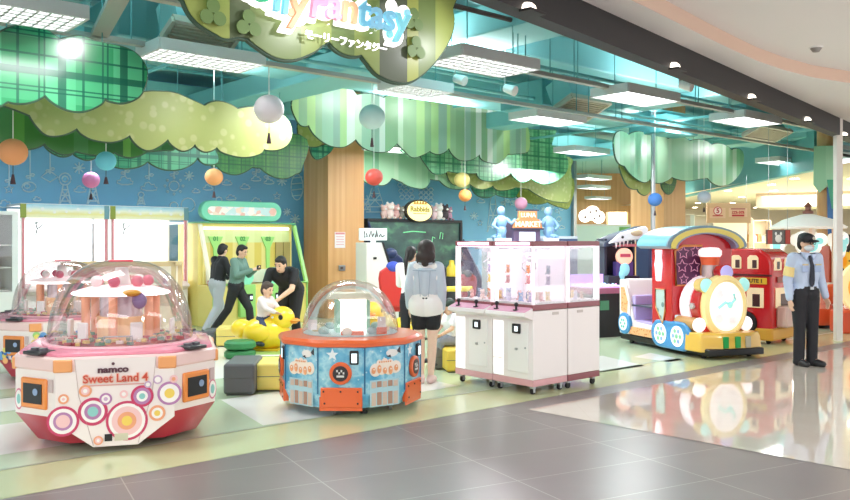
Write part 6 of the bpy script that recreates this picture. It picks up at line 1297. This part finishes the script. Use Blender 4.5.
# ================================================================== LIGHTS
def area(n, loc, rot, sx, sy, e, c=(1, 1, 1)):
    l = bpy.data.lights.new(n, 'AREA'); l.shape = 'RECTANGLE'; l.size = sx; l.size_y = sy; l.energy = e; l.color = c
    o = bpy.data.objects.new(n, l); C.objects.link(o); o.location = loc; o.rotation_euler = rot; return o
# daylight-white lamps of the mall corridor, shop ceiling lamps and the warm neighbouring hall
area('corridor_lamp', (-1, 1.0, 3.6), (0, 0, 0), 4, 1.2, 90)
area('corridor_lamp', (5, 5.5, 3.6), (0, 0, R(40)), 4, 1.2, 90)
area('corridor_lamp', (-3.5, -1.5, 3.4), (R(40), 0, 0), 5, 2, 140)
for s, tt, e in ((2.2, 7.2, 60), (6.0, 8.9, 100), (9.5, 9, 110), (13, 9.2, 110), (4.5, 12.2, 75), (8, 12.4, 45), (12.2, 11.8, 110), (15.8, 13.6, 120), (19.5, 12, 120)):
    area('shop_lamp', ST(s, tt, 3.45), (0, 0, TH), 1.2, .6, e)
area('far_lamp', (8, 31, 3.4), (0, 0, 0), 3, 3, 350, (1, .97, .92))
area('hall_lamp', (16, 28, 3.25), (0, 0, 0), 8, 8, 2600, (1, .93, .86))
for x, y in ((2.6, 3.4), (7.2, 7.6)):  # unseen fill lights added to brighten the corridor ceiling
    l = bpy.data.lights.new('corridor_fill', 'POINT'); l.energy = 115; l.shadow_soft_size = .25; o = bpy.data.objects.new('corridor_fill', l); C.objects.link(o); o.location = (x, y, 3.0)
for s, tt, e in ((3.0, 7.6, 40), (7.5, 7.6, 40), (12, 7.6, 40), (5, 11.2, 60), (10, 11.6, 60), (15, 10, 60), (11, 15.4, 50), (18, 14, 60)):  # unseen upward fill added to brighten the teal ceiling
    area('ceiling_fill', ST(s, tt, 4.0), (PI, 0, TH), 2.2, .3, e)
w = bpy.data.worlds.new('world'); sc.world = w; w.use_nodes = True
w.node_tree.nodes['Background'].inputs[0].default_value = (.95, .97, 1, 1); w.node_tree.nodes['Background'].inputs[1].default_value = 2.0
# small spotlights on the ceiling rails, aimed at the hanging boards
def spot(px, py, T, e, dist=1.3, size=50):
    tg = ONT(px, py, T); c = (Vector((0, 0, 1.65))-tg).normalized(); n = -V; r = (2*c.dot(n))*n-c
    l = bpy.data.lights.new('board_spot', 'SPOT'); l.energy = e; l.spot_size = R(size); l.spot_blend = .9; l.shadow_soft_size = .06
    o = bpy.data.objects.new('board_spot', l); C.objects.link(o); o.location = tg+r*dist; o.rotation_euler = (tg-o.location).to_track_quat('-Z', 'Y').to_euler()
for a in ((70, 47, 8.2, 60, 1.3, 55), (170, 108, 9.2, 22, 1.2, 60), (246, 113, 9.2, 22, 1.2, 60), (330, 103, 13.2, 45, 1.6, 90), (398, 108, 13.2, 45, 1.6, 90), (475, 122, 13.2, 55, 1.8, 90), (500, 168, 14.0, 70, 1.5, 80), (640, 150, 10.7, 50, 1.6, 90), (706, 150, 10.7, 35, 1.6, 90), (290, 30, 5.8, 30, 1.0, 90), (420, 50, 5.8, 30, 1.0, 80)): spot(*a)
